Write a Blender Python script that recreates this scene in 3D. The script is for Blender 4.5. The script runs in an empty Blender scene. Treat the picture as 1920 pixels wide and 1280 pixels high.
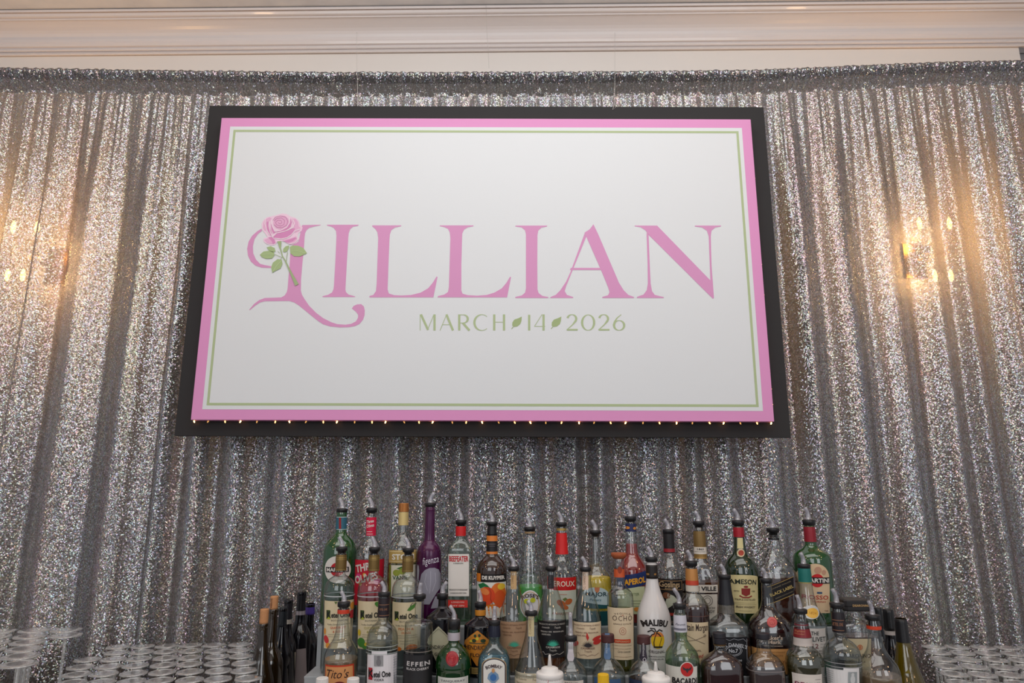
import bpy, bmesh, math, random
from mathutils import Vector, Matrix
from mathutils.geometry import tessellate_polygon
random.seed(7)
R = math.radians
sc = bpy.context.scene
C = sc.collection

# ------------------------------------------------------------------ camera
F, TH, H = 1280.0, R(12.21), 1.62
CT, ST = math.cos(TH), math.sin(TH)
cam = bpy.data.cameras.new('camera'); cam.lens = 24.0; cam.sensor_width = 36.0
cam.clip_start = 0.05; cam.clip_end = 60
co = bpy.data.objects.new('camera', cam); C.objects.link(co)
co.location = (0, 0, H); co.rotation_euler = (R(90) + TH, 0, 0)
sc.camera = co

# ------------------------------------------------------------------ world and lights
w = bpy.data.worlds.new('world'); sc.world = w; w.use_nodes = True
w.node_tree.nodes['Background'].inputs[0].default_value = (0.80, 0.84, 0.92, 1)
w.node_tree.nodes['Background'].inputs[1].default_value = 0.46

def area(name, loc, rot, sx, sy, power, col):
    l = bpy.data.lights.new(name, 'AREA'); l.shape = 'RECTANGLE'; l.size = sx; l.size_y = sy
    l.energy = power; l.color = col
    o = bpy.data.objects.new(name, l); C.objects.link(o); o.location = loc
    o.rotation_euler = rot; return o
# broad ceiling panel in front of the bar
area('ceiling_panel_light', (0.1, 0.70, H + 2.10), (R(52), 0, 0), 3.4, 1.2, 32, (1.0, 0.98, 0.95))
area('ceiling_panel_light', (0.15, 1.55, H + 2.22), (R(4), 0, 0), 2.4, 0.8, 13, (1.0, 0.99, 0.97))
# cool soft fill added behind the camera, standing in for unseen windows
area('added_fill_light', (-1.6, -3.2, H + 1.0), (R(82), 0, R(-18)), 2.6, 2.2, 42, (0.93, 0.97, 1.0))
area('added_fill_light', (2.2, -3.0, H + 0.9), (R(82), 0, R(22)), 1.6, 2.0, 29, (0.95, 0.97, 1.0))
def point(name, loc, power, col, rad=0.05):
    l = bpy.data.lights.new(name, 'POINT'); l.energy = power; l.color = col; l.shadow_soft_size = rad
    o = bpy.data.objects.new(name, l); C.objects.link(o); o.location = loc; return o
for x, y, z, p in ((-2.4, 0.2, 1.3, 10), (2.5, 0.3, 1.25, 11), (-0.9, -1.2, 1.5, 9), (1.2, -1.4, 1.4, 9), (-1.9, 1.2, 1.9, 5), (2.0, 1.2, 1.9, 5), (-3.2, -1.6, 1.0, 9), (3.3, -1.5, 1.0, 9)):
    point('added_glint_light', (x, y, H + z), p, (1.0, 0.60, 0.30), 0.10)  # unseen warm points added to give the sequins orange glints

vs = sc.view_settings
vs.view_transform = 'Standard'; vs.look = 'None'; vs.gamma = 1.0; vs.use_curve_mapping = False
vs.exposure = -0.22
sc.cycles.max_bounces = 10; sc.cycles.transparent_max_bounces = 40
sc.cycles.transmission_bounces = 10; sc.cycles.glossy_bounces = 4; sc.cycles.diffuse_bounces = 3
sc.cycles.caustics_reflective = False; sc.cycles.caustics_refractive = False
sc.cycles.sample_clamp_indirect = 4

# ------------------------------------------------------------------ colour, pixel geometry
def lin(c):
    r = []
    for v in c[:3]:
        v = v / 255.0
        r.append(v / 12.92 if v <= 0.04045 else ((v + 0.055) / 1.055) ** 2.4)
    return (r[0], r[1], r[2], 1.0)
def zof(py, Y): return Y * math.tan(TH + math.atan((640 - py) / F))
def den(z, Y): return Y * CT + z * ST
def ray(px, py, Y):
    z = zof(py, Y); return Vector(((px - 960) * den(z, Y) / F, Y, z + H))

# ------------------------------------------------------------------ materials
MC = {}
def _new(key):
    m = bpy.data.materials.new(key); m.use_nodes = True; nt = m.node_tree
    for n in list(nt.nodes): nt.nodes.remove(n)
    out = nt.nodes.new('ShaderNodeOutputMaterial')
    return m, nt, out
def N(nt, t, **kw):
    n = nt.nodes.new(t)
    for k, v in kw.items():
        if k.startswith('i_'): n.inputs[int(k[2:])].default_value = v
        else: setattr(n, k, v)
    return n
def pbr(name, col, rough=0.5, metal=0.0, spec=0.5, noise=0.06, scale=40.0, bump=0.0, coat=0.0):
    key = (name, tuple(col), rough, metal)
    if key in MC: return MC[key]
    m, nt, out = _new(name)
    p = N(nt, 'ShaderNodeBsdfPrincipled')
    p.inputs['Roughness'].default_value = rough; p.inputs['Metallic'].default_value = metal
    p.inputs['Specular IOR Level'].default_value = spec; p.inputs['Coat Weight'].default_value = coat
    tc = N(nt, 'ShaderNodeTexCoord'); nz = N(nt, 'ShaderNodeTexNoise')
    nz.inputs['Scale'].default_value = scale; nz.inputs['Detail'].default_value = 3
    nt.links.new(tc.outputs['Object'], nz.inputs['Vector'])
    mx = N(nt, 'ShaderNodeMix', data_type='RGBA')
    b = lin(col)
    mx.inputs[6].default_value = tuple(max(0, v * (1 - noise)) for v in b[:3]) + (1,)
    mx.inputs[7].default_value = tuple(min(1, v * (1 + noise)) for v in b[:3]) + (1,)
    nt.links.new(nz.outputs['Fac'], mx.inputs[0]); nt.links.new(mx.outputs[2], p.inputs['Base Color'])
    if bump:
        bp = N(nt, 'ShaderNodeBump'); bp.inputs['Strength'].default_value = bump; bp.inputs['Distance'].default_value = 0.003
        nt.links.new(nz.outputs['Fac'], bp.inputs['Height']); nt.links.new(bp.outputs['Normal'], p.inputs['Normal'])
    nt.links.new(p.outputs[0], out.inputs[0]); MC[key] = m; return m
def thin(name, center, edge, body=0.0, rough=0.06, refl=1.0, power=2.2, wav=0.05):
    """thin walled glass: tinted straight-through light, fresnel reflection, a little body colour"""
    key = ('thin', name, center, edge, body)
    if key in MC: return MC[key]
    m, nt, out = _new(name)
    lw = N(nt, 'ShaderNodeLayerWeight'); lw.inputs[0].default_value = 0.5
    pw = N(nt, 'ShaderNodeMath', operation='POWER'); pw.inputs[1].default_value = power
    nt.links.new(lw.outputs['Facing'], pw.inputs[0])
    mx = N(nt, 'ShaderNodeMix', data_type='RGBA'); mx.inputs[6].default_value = lin(center); mx.inputs[7].default_value = lin(edge)
    nt.links.new(pw.outputs[0], mx.inputs[0])
    tr = N(nt, 'ShaderNodeBsdfTransparent'); nt.links.new(mx.outputs[2], tr.inputs[0])
    df = N(nt, 'ShaderNodeBsdfDiffuse'); df.inputs[0].default_value = lin(center)
    m1 = N(nt, 'ShaderNodeMixShader'); m1.inputs[0].default_value = body
    nt.links.new(tr.outputs[0], m1.inputs[1]); nt.links.new(df.outputs[0], m1.inputs[2])
    p5 = N(nt, 'ShaderNodeMath', operation='POWER'); p5.inputs[1].default_value = 4.2
    nt.links.new(lw.outputs['Facing'], p5.inputs[0])
    ml = N(nt, 'ShaderNodeMath', operation='MULTIPLY_ADD'); ml.inputs[1].default_value = 0.8 * refl; ml.inputs[2].default_value = 0.10 * refl
    nt.links.new(p5.outputs[0], ml.inputs[0])
    gl = N(nt, 'ShaderNodeBsdfAnisotropic'); gl.inputs['Roughness'].default_value = rough
    gl.inputs[0].default_value = (1, 1, 1, 1)
    tcn = N(nt, 'ShaderNodeTexCoord'); nz = N(nt, 'ShaderNodeTexNoise'); nz.inputs['Scale'].default_value = 22
    nt.links.new(tcn.outputs['Object'], nz.inputs['Vector'])
    bp = N(nt, 'ShaderNodeBump'); bp.inputs['Strength'].default_value = wav; bp.inputs['Distance'].default_value = 0.002
    nt.links.new(nz.outputs['Fac'], bp.inputs['Height']); nt.links.new(bp.outputs['Normal'], gl.inputs['Normal'])
    m2 = N(nt, 'ShaderNodeMixShader'); nt.links.new(ml.outputs[0], m2.inputs[0])
    nt.links.new(m1.outputs[0], m2.inputs[1]); nt.links.new(gl.outputs[0], m2.inputs[2])
    nt.links.new(m2.outputs[0], out.inputs[0]); MC[key] = m; return m
def refract(name, col, ior=1.34):
    key = ('refr', name, col)
    if key in MC: return MC[key]
    m, nt, out = _new(name)
    g = N(nt, 'ShaderNodeBsdfGlass'); g.inputs['Color'].default_value = lin(col)
    g.inputs['Roughness'].default_value = 0.02; g.inputs['IOR'].default_value = ior
    t = N(nt, 'ShaderNodeBsdfTransparent'); t.inputs[0].default_value = lin(col)
    mx = N(nt, 'ShaderNodeMixShader'); mx.inputs[0].default_value = 0.82
    nt.links.new(g.outputs[0], mx.inputs[1]); nt.links.new(t.outputs[0], mx.inputs[2])
    nt.links.new(mx.outputs[0], out.inputs[0]); MC[key] = m; return m
def emit(name, col, s):
    key = ('emit', name, s)
    if key in MC: return MC[key]
    m, nt, out = _new(name)
    e = N(nt, 'ShaderNodeEmission'); e.inputs[0].default_value = lin(col); e.inputs[1].default_value = s
    nt.links.new(e.outputs[0], out.inputs[0]); MC[key] = m; return m
def paper(col, rough=0.55): return pbr('printed_paper', col, rough, 0, 0.35, 0.02, 90)

def sequin_mat():
    m, nt, out = _new('silver_sequin_net'); L = nt.links.new
    uv = N(nt, 'ShaderNodeUVMap'); uv.uv_map = 'UVMap'
    vo = N(nt, 'ShaderNodeTexVoronoi', voronoi_dimensions='2D', feature='F1')
    vo.inputs['Scale'].default_value = 265.0; vo.inputs['Randomness'].default_value = 1.0
    L(uv.outputs[0], vo.inputs['Vector'])
    sub = N(nt, 'ShaderNodeVectorMath', operation='SUBTRACT'); sub.inputs[1].default_value = (0.5, 0.5, 0.5)
    L(vo.outputs['Color'], sub.inputs[0])
    scl = N(nt, 'ShaderNodeVectorMath', operation='SCALE'); scl.inputs['Scale'].default_value = 0.64
    L(sub.outputs[0], scl.inputs[0])
    ge = N(nt, 'ShaderNodeNewGeometry')
    ad = N(nt, 'ShaderNodeVectorMath', operation='ADD'); L(ge.outputs['Normal'], ad.inputs[0]); L(scl.outputs[0], ad.inputs[1])
    nm = N(nt, 'ShaderNodeVectorMath', operation='NORMALIZE'); L(ad.outputs[0], nm.inputs[0])
    # per sequin tint: silver with faint iridescence
    wn = N(nt, 'ShaderNodeTexWhiteNoise', noise_dimensions='3D'); L(vo.outputs['Color'], wn.inputs['Vector'])
    hs = N(nt, 'ShaderNodeCombineColor', mode='HSV')
    L(wn.outputs['Value'], hs.inputs[0]); hs.inputs[1].default_value = 0.20
    sp = N(nt, 'ShaderNodeSeparateColor'); L(wn.outputs['Color'], sp.inputs[0])
    mr = N(nt, 'ShaderNodeMapRange'); mr.inputs[3].default_value = 0.26; mr.inputs[4].default_value = 0.88
    L(sp.outputs[1], mr.inputs[0]); L(mr.outputs[0], hs.inputs[2])
    tn_ = N(nt, 'ShaderNodeTexNoise', noise_dimensions='2D'); tn_.inputs['Scale'].default_value = 1.0; tn_.inputs['Detail'].default_value = 1.5
    mp = N(nt, 'ShaderNodeMapping'); mp.inputs['Scale'].default_value = (17, 0.55, 1); L(uv.outputs[0], mp.inputs[0]); L(mp.outputs[0], tn_.inputs['Vector'])
    cr = N(nt, 'ShaderNodeValToRGB'); L(tn_.outputs['Fac'], cr.inputs[0]); e = cr.color_ramp.elements
    e[0].position = 0.30; e[0].color = lin((250, 232, 236)); e[1].position = 0.70; e[1].color = lin((250, 249, 240))
    q = e.new(0.43); q.color = lin((250, 246, 244)); q = e.new(0.56); q.color = lin((234, 239, 252))
    tm = N(nt, 'ShaderNodeMix', data_type='RGBA', blend_type='MULTIPLY'); tm.inputs[0].default_value = 1.0
    L(hs.outputs[0], tm.inputs[6]); L(cr.outputs[0], tm.inputs[7])
    # dark thread net seen between the discs
    gp = N(nt, 'ShaderNodeMapRange'); gp.inputs[1].default_value = 0.50; gp.inputs[2].default_value = 0.66
    gp.inputs[3].default_value = 1.0; gp.inputs[4].default_value = 0.42
    L(vo.outputs['Distance'], gp.inputs[0])
    mu = N(nt, 'ShaderNodeMix', data_type='RGBA', blend_type='MULTIPLY'); mu.inputs[0].default_value = 1.0
    L(tm.outputs[2], mu.inputs[6]); L(gp.outputs[0], mu.inputs[7])
    p = N(nt, 'ShaderNodeBsdfPrincipled'); p.inputs['Metallic'].default_value = 1.0
    p.inputs['Roughness'].default_value = 0.20
    L(mu.outputs[2], p.inputs['Base Color']); L(nm.outputs[0], p.inputs['Normal'])
    d = N(nt, 'ShaderNodeBsdfDiffuse'); d.inputs[0].default_value = lin((190, 186, 188))
    m0 = N(nt, 'ShaderNodeMixShader'); m0.inputs[0].default_value = 0.10; L(p.outputs[0], m0.inputs[1]); L(d.outputs[0], m0.inputs[2])
    tl = N(nt, 'ShaderNodeBsdfTranslucent'); tl.inputs[0].default_value = lin((225, 220, 215))
    m1 = N(nt, 'ShaderNodeMixShader'); m1.inputs[0].default_value = 0.16; L(m0.outputs[0], m1.inputs[1]); L(tl.outputs[0], m1.inputs[2])
    tr = N(nt, 'ShaderNodeBsdfTransparent')
    m2 = N(nt, 'ShaderNodeMixShader'); m2.inputs[0].default_value = 0.05; L(m1.outputs[0], m2.inputs[1]); L(tr.outputs[0], m2.inputs[2])
    L(m2.outputs[0], out.inputs[0]); return m
SEQ = sequin_mat()

GLASS = thin('clear_glass', (243, 246, 245), (150, 156, 152))
STEM = thin('clear_stemware_glass', (248, 248, 247), (206, 206, 204), 0.17, 0.04, 1.5, 2.2, 0.02)
SPOUT = thin('clear_plastic', (222, 220, 228), (176, 172, 182), 0.34, 0.10)
BLACKP = pbr('black_plastic', (24, 23, 26), 0.38, 0, 0.5)
SILV = pbr('grey_acrylic', (168, 172, 175), 0.3, 0, 0.5)
WHITEP = pbr('white_plastic', (232, 228, 224), 0.4, 0, 0.5)

# ------------------------------------------------------------------ mesh helpers
def mesh(name, V, Fc, mat, parent=None, smooth=True):
    me = bpy.data.meshes.new(name); me.from_pydata([tuple(v) for v in V], [], Fc)
    me.materials.append(mat)
    if smooth and len(me.polygons): me.polygons.foreach_set('use_smooth', [True] * len(me.polygons))
    o = bpy.data.objects.new(name, me); C.objects.link(o)
    if parent is not None: o.parent = parent
    return o
def tag(o, label=None, cat=None, group=None, kind=None):
    if label: o['label'] = label
    if cat: o['category'] = cat
    if group: o['group'] = group
    if kind: o['kind'] = kind
    return o
def empty(name, loc, rz=0.0):
    o = bpy.data.objects.new(name, None); C.objects.link(o); o.location = loc; o.rotation_euler = (0, 0, rz)
    o.empty_display_size = 0.02; return o
def box_vf(x0, x1, y0, y1, z0, z1):
    V = [(x0, y0, z0), (x1, y0, z0), (x1, y1, z0), (x0, y1, z0), (x0, y0, z1), (x1, y0, z1), (x1, y1, z1), (x0, y1, z1)]
    return V, [(0, 3, 2, 1), (4, 5, 6, 7), (0, 1, 5, 4), (1, 2, 6, 5), (2, 3, 7, 6), (3, 0, 4, 7)]
def box(name, b, mat, parent=None, bev=0.0):
    V, Fc = box_vf(*b); o = mesh(name, V, Fc, mat, parent, False)
    if bev:
        bm = bmesh.new(); bm.from_mesh(o.data)
        bmesh.ops.bevel(bm, geom=bm.edges[:], offset=bev, segments=2, affect='EDGES', profile=0.6)
        bm.to_mesh(o.data); bm.free()
    return o
def ring_r(a, r, sq=None):
    """cross section: circle, or superellipse (n, depth ratio)"""
    c, s = math.cos(a), math.sin(a)
    if not sq: return r * c, r * s
    n, k = sq
    q = (abs(c) ** n + abs(s) ** n) ** (-1.0 / n)
    return r * q * c, r * q * s * k
def lathe_vf(prof, seg=36, sq=None, cap0=True, cap1=True):
    V, Fc = [], []
    for i, e in enumerate(prof):
        z, r = e[0], e[1]; s = e[2] if len(e) > 2 else sq
        for j in range(seg):
            x, y = ring_r(2 * math.pi * (j + 0.5) / seg, r, s); V.append((x, y, z))
    n = len(prof)
    for i in range(n - 1):
        for j in range(seg):
            k = (j + 1) % seg
            Fc.append((i * seg + j, i * seg + k, (i + 1) * seg + k, (i + 1) * seg + j))
    if cap0: Fc.append(tuple(range(seg))[::-1])
    if cap1: Fc.append(tuple((n - 1) * seg + j for j in range(seg)))
    return V, Fc
def lathe(name, prof, mat, parent, seg=36, sq=None, cap0=True, cap1=True):
    V, Fc = lathe_vf(prof, seg, sq, cap0, cap1)
    o = mesh(name, V, Fc, mat, parent)
    for p in o.data.polygons:
        if len(p.vertices) > 4: p.use_smooth = False
    return o
def tube_vf(path, rad, seg=10, taper=None):
    V, Fc = [], []; n = len(path)
    for i, p in enumerate(path):
        p = Vector(p)
        d = (Vector(path[min(i + 1, n - 1)]) - Vector(path[max(i - 1, 0)])).normalized()
        a = d.cross(Vector((0.01, 1, 0.02))).normalized(); b = d.cross(a)
        r = rad if taper is None else taper[i]
        for j in range(seg):
            t = 2 * math.pi * j / seg; V.append(p + a * r * math.cos(t) + b * r * math.sin(t))
    for i in range(n - 1):
        for j in range(seg):
            k = (j + 1) % seg; Fc.append((i * seg + j, i * seg + k, (i + 1) * seg + k, (i + 1) * seg + j))
    Fc.append(tuple(range(seg))); Fc.append(tuple((n - 1) * seg + j for j in range(seg)))
    return V, Fc

# ------------------------------------------------------------------ lettering
_tc = {}
def glyphs(s, bold=0.0, shear=0.0, space=1.0):
    key = (s, bold, shear, space)
    if key not in _tc:
        cu = bpy.data.curves.new('t', 'FONT'); cu.body = s; cu.offset = bold; cu.shear = shear
        cu.space_character = space; cu.resolution_u = 2; cu.fill_mode = 'FRONT'
        o = bpy.data.objects.new('t', cu); me = bpy.data.meshes.new_from_object(o)
        V = [(v.co.x, v.co.y) for v in me.vertices]; P = [tuple(p.vertices) for p in me.polygons]
        bpy.data.objects.remove(o); bpy.data.curves.remove(cu); bpy.data.meshes.remove(me)
        xs = [v[0] for v in V]; ys = [v[1] for v in V]
        x0, x1, y1 = min(xs), max(xs), max(ys)
        if not any(ch in s for ch in 'gjpqy,'): y0 = min(ys)
        else: y0 = 0.0
        V = [((x - x0) / (x1 - x0) - 0.5, (y - y0) / (y1 - y0)) for x, y in V]
        _tc[key] = (V, P)
    return _tc[key]
def T(s, cx, yb, wd, ht, bold=0.015, shear=0.0, arc=0.0, rot=0.0, space=1.0):
    """lettering centred at cx, baseline yb (photo px), width, cap height; arc>0 bows upward"""
    V, P = glyphs(s, bold, shear, space); out = []
    cr, sr = math.cos(R(rot)), math.sin(R(rot))
    for x, y in V:
        X, Yy = x * wd, y * ht
        if arc:
            a = x * arc; rr = wd / arc
            X = (rr + Yy) * math.sin(a); Yy = (rr + Yy) * math.cos(a) - rr
        out.append((cx + X * cr - Yy * sr, yb - X * sr - Yy * cr))
    return out, P
def PG(*pts):
    pts = list(pts)
    tris = tessellate_polygon([[Vector((x, y, 0)) for x, y in pts]])
    return pts, [tuple(t) for t in tris]
def EL(cx, cy, rx, ry, n=20, rot=0.0):
    c, s = math.cos(rot), math.sin(rot)
    pts = [(cx, cy)]
    for i in range(n):
        a = 2 * math.pi * i / n; x, y = rx * math.cos(a), ry * math.sin(a)
        pts.append((cx + x * c - y * s, cy + x * s + y * c))
    return pts, [(0, i + 1, (i + 1) % n + 1) for i in range(n)]
def RG(cx, cy, rx, ry, t, n=24, a0=0, a1=360):
    V, Fc = [], []
    for i in range(n + 1):
        a = R(a0 + (a1 - a0) * i / n)
        V += [(cx + rx * math.cos(a), cy - ry * math.sin(a)), (cx + (rx - t) * math.cos(a), cy - (ry - t) * math.sin(a))]
    return V, [(2 * i, 2 * i + 1, 2 * i + 3, 2 * i + 2) for i in range(n)]
def RC(x0, x1, y0, y1, nx=8):
    V, Fc = [], []
    for i in range(nx + 1):
        x = x0 + (x1 - x0) * i / nx; V += [(x, y0), (x, y1)]
    return V, [(2 * i, 2 * i + 1, 2 * i + 3, 2 * i + 2) for i in range(nx)]
def ST_(pts, wd):
    """stroked polyline; wd number or list"""
    n = len(pts); V, Fc = [], []
    for i, (x, y) in enumerate(pts):
        x0, y0 = pts[max(i - 1, 0)]; x1, y1 = pts[min(i + 1, n - 1)]
        dx, dy = x1 - x0, y1 - y0; l = math.hypot(dx, dy) or 1
        h = (wd[i] if isinstance(wd, (list, tuple)) else wd) / 2
        V += [(x - dy / l * h, y + dx / l * h), (x + dy / l * h, y - dx / l * h)]
    return V, [(2 * i, 2 * i + 1, 2 * i + 3, 2 * i + 2) for i in range(n - 1)]
def ROWS(rows, nx=14):
    V, Fc = [], []
    for y, a, b in rows:
        for i in range(nx + 1): V.append((a + (b - a) * i / nx, y))
    for k in range(len(rows) - 1):
        for i in range(nx):
            q = k * (nx + 1) + i; Fc.append((q, q + nx + 1, q + nx + 2, q + 1))
    return V, Fc
def rect(x0, x1, y0, y1): return ROWS([(y0 + (y1 - y0) * i / 5, x0, x1) for i in range(6)])
def disc(cx, cy, rx, ry, n=14):
    rows = []
    for i in range(n + 1):
        a = math.pi * i / n; s = max(0.02, math.sin(a)); rows.append((cy - ry * math.cos(a), cx - rx * s, cx + rx * s))
    return ROWS(rows, 12)
def arch(x0, x1, y0, y1, h):
    rows = []; cx = (x0 + x1) / 2; hw = (x1 - x0) / 2
    for i in range(7):
        t = i / 6 * math.pi / 2; s = max(0.03, math.sin(t)); rows.append((y0 + h * (1 - math.cos(t)), cx - hw * s, cx + hw * s))
    rows += [(y0 + h + (y1 - y0 - h) * i / 4, x0, x1) for i in range(1, 5)]
    return ROWS(rows)

def finer(v, f, lim=4.5):
    """split long triangles so that print follows the curved glass"""
    v = list(v); out = []; st = []; mid = {}
    for t in f:
        if len(t) == 3: st.append(tuple(t))
        else: st += [(t[0], t[i], t[i + 1]) for i in range(1, len(t) - 1)]
    while st:
        a, b, c = st.pop()
        e = [(abs(v[p][0] - v[q][0]), p, q, r) for p, q, r in ((a, b, c), (b, c, a), (c, a, b))]
        d, p, q, r = max(e)
        if d <= lim: out.append((a, b, c)); continue
        k = (min(p, q), max(p, q))
        if k not in mid: mid[k] = len(v); v.append(((v[p][0] + v[q][0]) / 2, (v[p][1] + v[q][1]) / 2))
        m = mid[k]; st += [(p, m, r), (m, q, r)]
    return v, out

# ------------------------------------------------------------------ bottles
class Bottle:
    def __init__(s, name, label, px, ytop, Y, zb, prof, glass, cat='bottle', group=None, sq=None, seg=36, part='glass_body', dtop=0.0):
        s.Y = Y; s.sq = sq; s.zb = zb
        z0 = zof(ytop, Y); s.X = (px - 960) * den(z0, Y) / F; s.ztop = z0
        s.root = empty(name, (s.X, Y, zb + H)); tag(s.root, label, cat, group)
        pr = []
        for e in prof:
            z = zof(e[0], Y); pr.append((z, e[1] * den(z, Y) / F))
        pr.sort(reverse=True)
        zl, rl = pr[-1]
        if zl > zb + 0.02: pr += [(zb + 0.012, rl), (zb + 0.004, rl * 0.97), (zb, rl * 0.88)]
        s.pr = pr[::-1]; s.R = max(r for z, r in pr)
        # smooth the profile with catmull-rom between the given points
        q = s.pr; fine = []
        for i in range(len(q) - 1):
            p0, p1, p2, p3 = q[max(i - 1, 0)], q[i], q[i + 1], q[min(i + 2, len(q) - 1)]
            n = 1 if abs(p1[1] - p2[1]) < 1e-4 else 4
            for k in range(n):
                t = k / n; z = p1[0] + (p2[0] - p1[0]) * t
                m1 = (p2[1] - p0[1]) / max(1e-5, (p2[0] - p0[0])); m2 = (p3[1] - p1[1]) / max(1e-5, (p3[0] - p1[0]))
                d = p2[0] - p1[0]; t2, t3 = t * t, t * t * t
                r = (2*t3-3*t2+1)*p1[1] + (t3-2*t2+t)*d*m1 + (-2*t3+3*t2)*p2[1] + (t3-t2)*d*m2
                lo, hi = min(p1[1], p2[1]), max(p1[1], p2[1]); fine.append((z, min(hi, max(lo, r))))
        fine.append(q[-1]); s.fine = fine
        s.body = lathe(part, [(z - zb, r) + ((s.cs(r),) if sq else ()) for z, r in fine], glass, s.root, seg)
    def cs(s, r):
        # square bodies keep a round neck
        if not s.sq: return None
        n, k = s.sq; t = min(1, max(0, (r / s.R - 0.45) / 0.45)); return (2 + (n - 2) * t, 1 + (k - 1) * t)
    def rad(s, z):
        q = s.fine
        if z <= q[0][0]: return q[0][1]
        for i in range(len(q) - 1):
            if z <= q[i + 1][0]:
                t = (z - q[i][0]) / max(1e-6, q[i + 1][0] - q[i][0]); return q[i][1] + (q[i + 1][1] - q[i][1]) * t
        return q[-1][1]
    def P(s, px, py, eps):
        zz = zof(py, s.Y); r0 = s.rad(zz); k = s.cs(r0)
        Yf = s.Y - r0 * (0.85 * (k[1] if k else 1)); z = zof(py, Yf); r = s.rad(z) + eps
        x = (px - 960) * den(z, Yf) / F - s.X
        x = max(-0.992 * r, min(0.992 * r, x)); u = abs(x) / r
        k = s.cs(s.rad(z))
        if k: y = -r * k[1] * (1 - u ** k[0]) ** (1.0 / k[0])
        else: y = -math.sqrt(max(0, r * r - x * x))
        return (x, y - (eps if k else 0), z - s.zb)
    def art(s, name, items, mat, eps=0.0008, parent=None, label=None):
        V, Fc = [], []
        for n_, (v, f) in enumerate(items):
            v, f = finer(v, f)
            o = len(V); V += [s.P(x, y, eps + n_ * 4e-5) for x, y in v]; Fc += [tuple(i + o for i in t) for t in f]
        o = mesh(name, V, Fc, mat, parent or s.root, False)
        if label: o['label'] = label
        return o
    def lab(s, shape, col, name='label', label=None, rough=0.5):
        s.L = s.art(name, [shape], paper(col, rough), 0.0006, None, label); return s.L
    def ink(s, col, *items, name='lettering', eps=0.0013, metal=0.0):
        m = paper(col) if not metal else pbr('foil_ink', col, 0.3, metal)
        return s.art(name, list(items), m, eps, s.L)
    def band(s, y0, y1, col, name='neck_label', rough=0.45, metal=0.0, grow=0.0008, label=None, lip=0.0):
        """a sleeve that goes right round between two photo heights"""
        za, zc = zof(y1, s.Y), zof(y0, s.Y); n = 5; pr = []
        for i in range(n + 1):
            z = za + (zc - za) * i / n; pr.append((z - s.zb, s.rad(z) + grow + (lip if i in (0, n) else 0)))
        m = pbr('sleeve', col, rough, metal) if isinstance(col, tuple) else col
        o = lathe(name, pr, m, s.root, 28, s.cs(s.rad(zc)), False, False)
        if label: o['label'] = label
        return o
    def fill(s, ylevel, mat, name='liquid', inset=0.0018, ybase=None):
        zl = zof(ylevel, s.Y); z0 = s.zb + 0.008
        pr = [(z, max(0.003, s.rad(z) - inset)) for z in [z0] + [z for z, r in s.fine if z0 < z < zl] + [zl]]
        return lathe(name, [(z - s.zb, r) + ((s.cs(s.rad(z)),) if s.sq else ()) for z, r in pr], mat, s.root, 36)
    def pour(s, hw=None, ch=7.5, sh=8, spout=18, lean=-1, stop=0.62, name='pourer', mat=None, tip=None):
        """black collar pourer with a bent clear spout"""
        d = den(s.ztop, s.Y) / F; rn = (hw or 10.2) * d; u = d * 1.03
        z = s.ztop - s.zb
        pr = [(z - (ch + sh) * u, rn * stop), (z - (ch + 1) * u, rn * (stop + 0.06)), (z - ch * u, rn * 0.8), (z - ch * u * 0.9, rn * 0.97), (z - 0.12 * ch * u, rn), (z, rn * 0.93), (z + 0.8 * u, rn * 0.55)]
        c = lathe(name, pr, mat or BLACKP, s.root, 24)
        if spout:
            a = lean; h = spout * u; r = 3.6 * u
            path = [(0, 0, z), (0, 0, z + h * 0.35), (a * 0.06 * h, 0, z + h * 0.55), (a * 0.2 * h, -0.02 * h, z + h * 0.78), (a * 0.36 * h, -0.04 * h, z + h)]
            V, Fc = tube_vf(path, r, 10, [r * 1.35, r * 1.15, r, r, r * 0.95])
            sp = mesh('spout', V, Fc, SPOUT, c)
            if tip: 
                V, Fc = tube_vf([Vector(path[-1]) - Vector((0, 0, 1.2 * u)), Vector(path[-1]) + Vector((a * 0.03 * h, 0, 2.0 * u))], r * 1.05, 10)
                o = mesh('spout_tip', V, Fc, WHITEP, c)
        return c
    def cap(s, y0, y1, h0, h1, col, name='cap', rough=0.4, metal=0.0, ridges=False, seg=28):
        za, zc = zof(y1, s.Y) - s.zb, zof(y0, s.Y) - s.zb
        ra, rc = h1 * den(za + s.zb, s.Y) / F, h0 * den(zc + s.zb, s.Y) / F
        m = pbr(name, col, rough, metal) if isinstance(col, tuple) else col
        pr = [(za, ra), (za + 0.15 * (zc - za), ra + (rc - ra) * .15), (za + 0.85 * (zc - za), ra + (rc - ra) * 0.9), (zc - 0.0012, rc), (zc, rc * 0.93)]
        V, Fc = lathe_vf(pr, seg if not ridges else 48)
        if ridges:
            V = [(x * (0.965 if (i % 48) % 2 else 1.0), y * (0.965 if (i % 48) % 2 else 1.0), z) for i, (x, y, z) in enumerate(V)]
        return mesh(name, V, Fc, m, s.root, not ridges)


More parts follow.
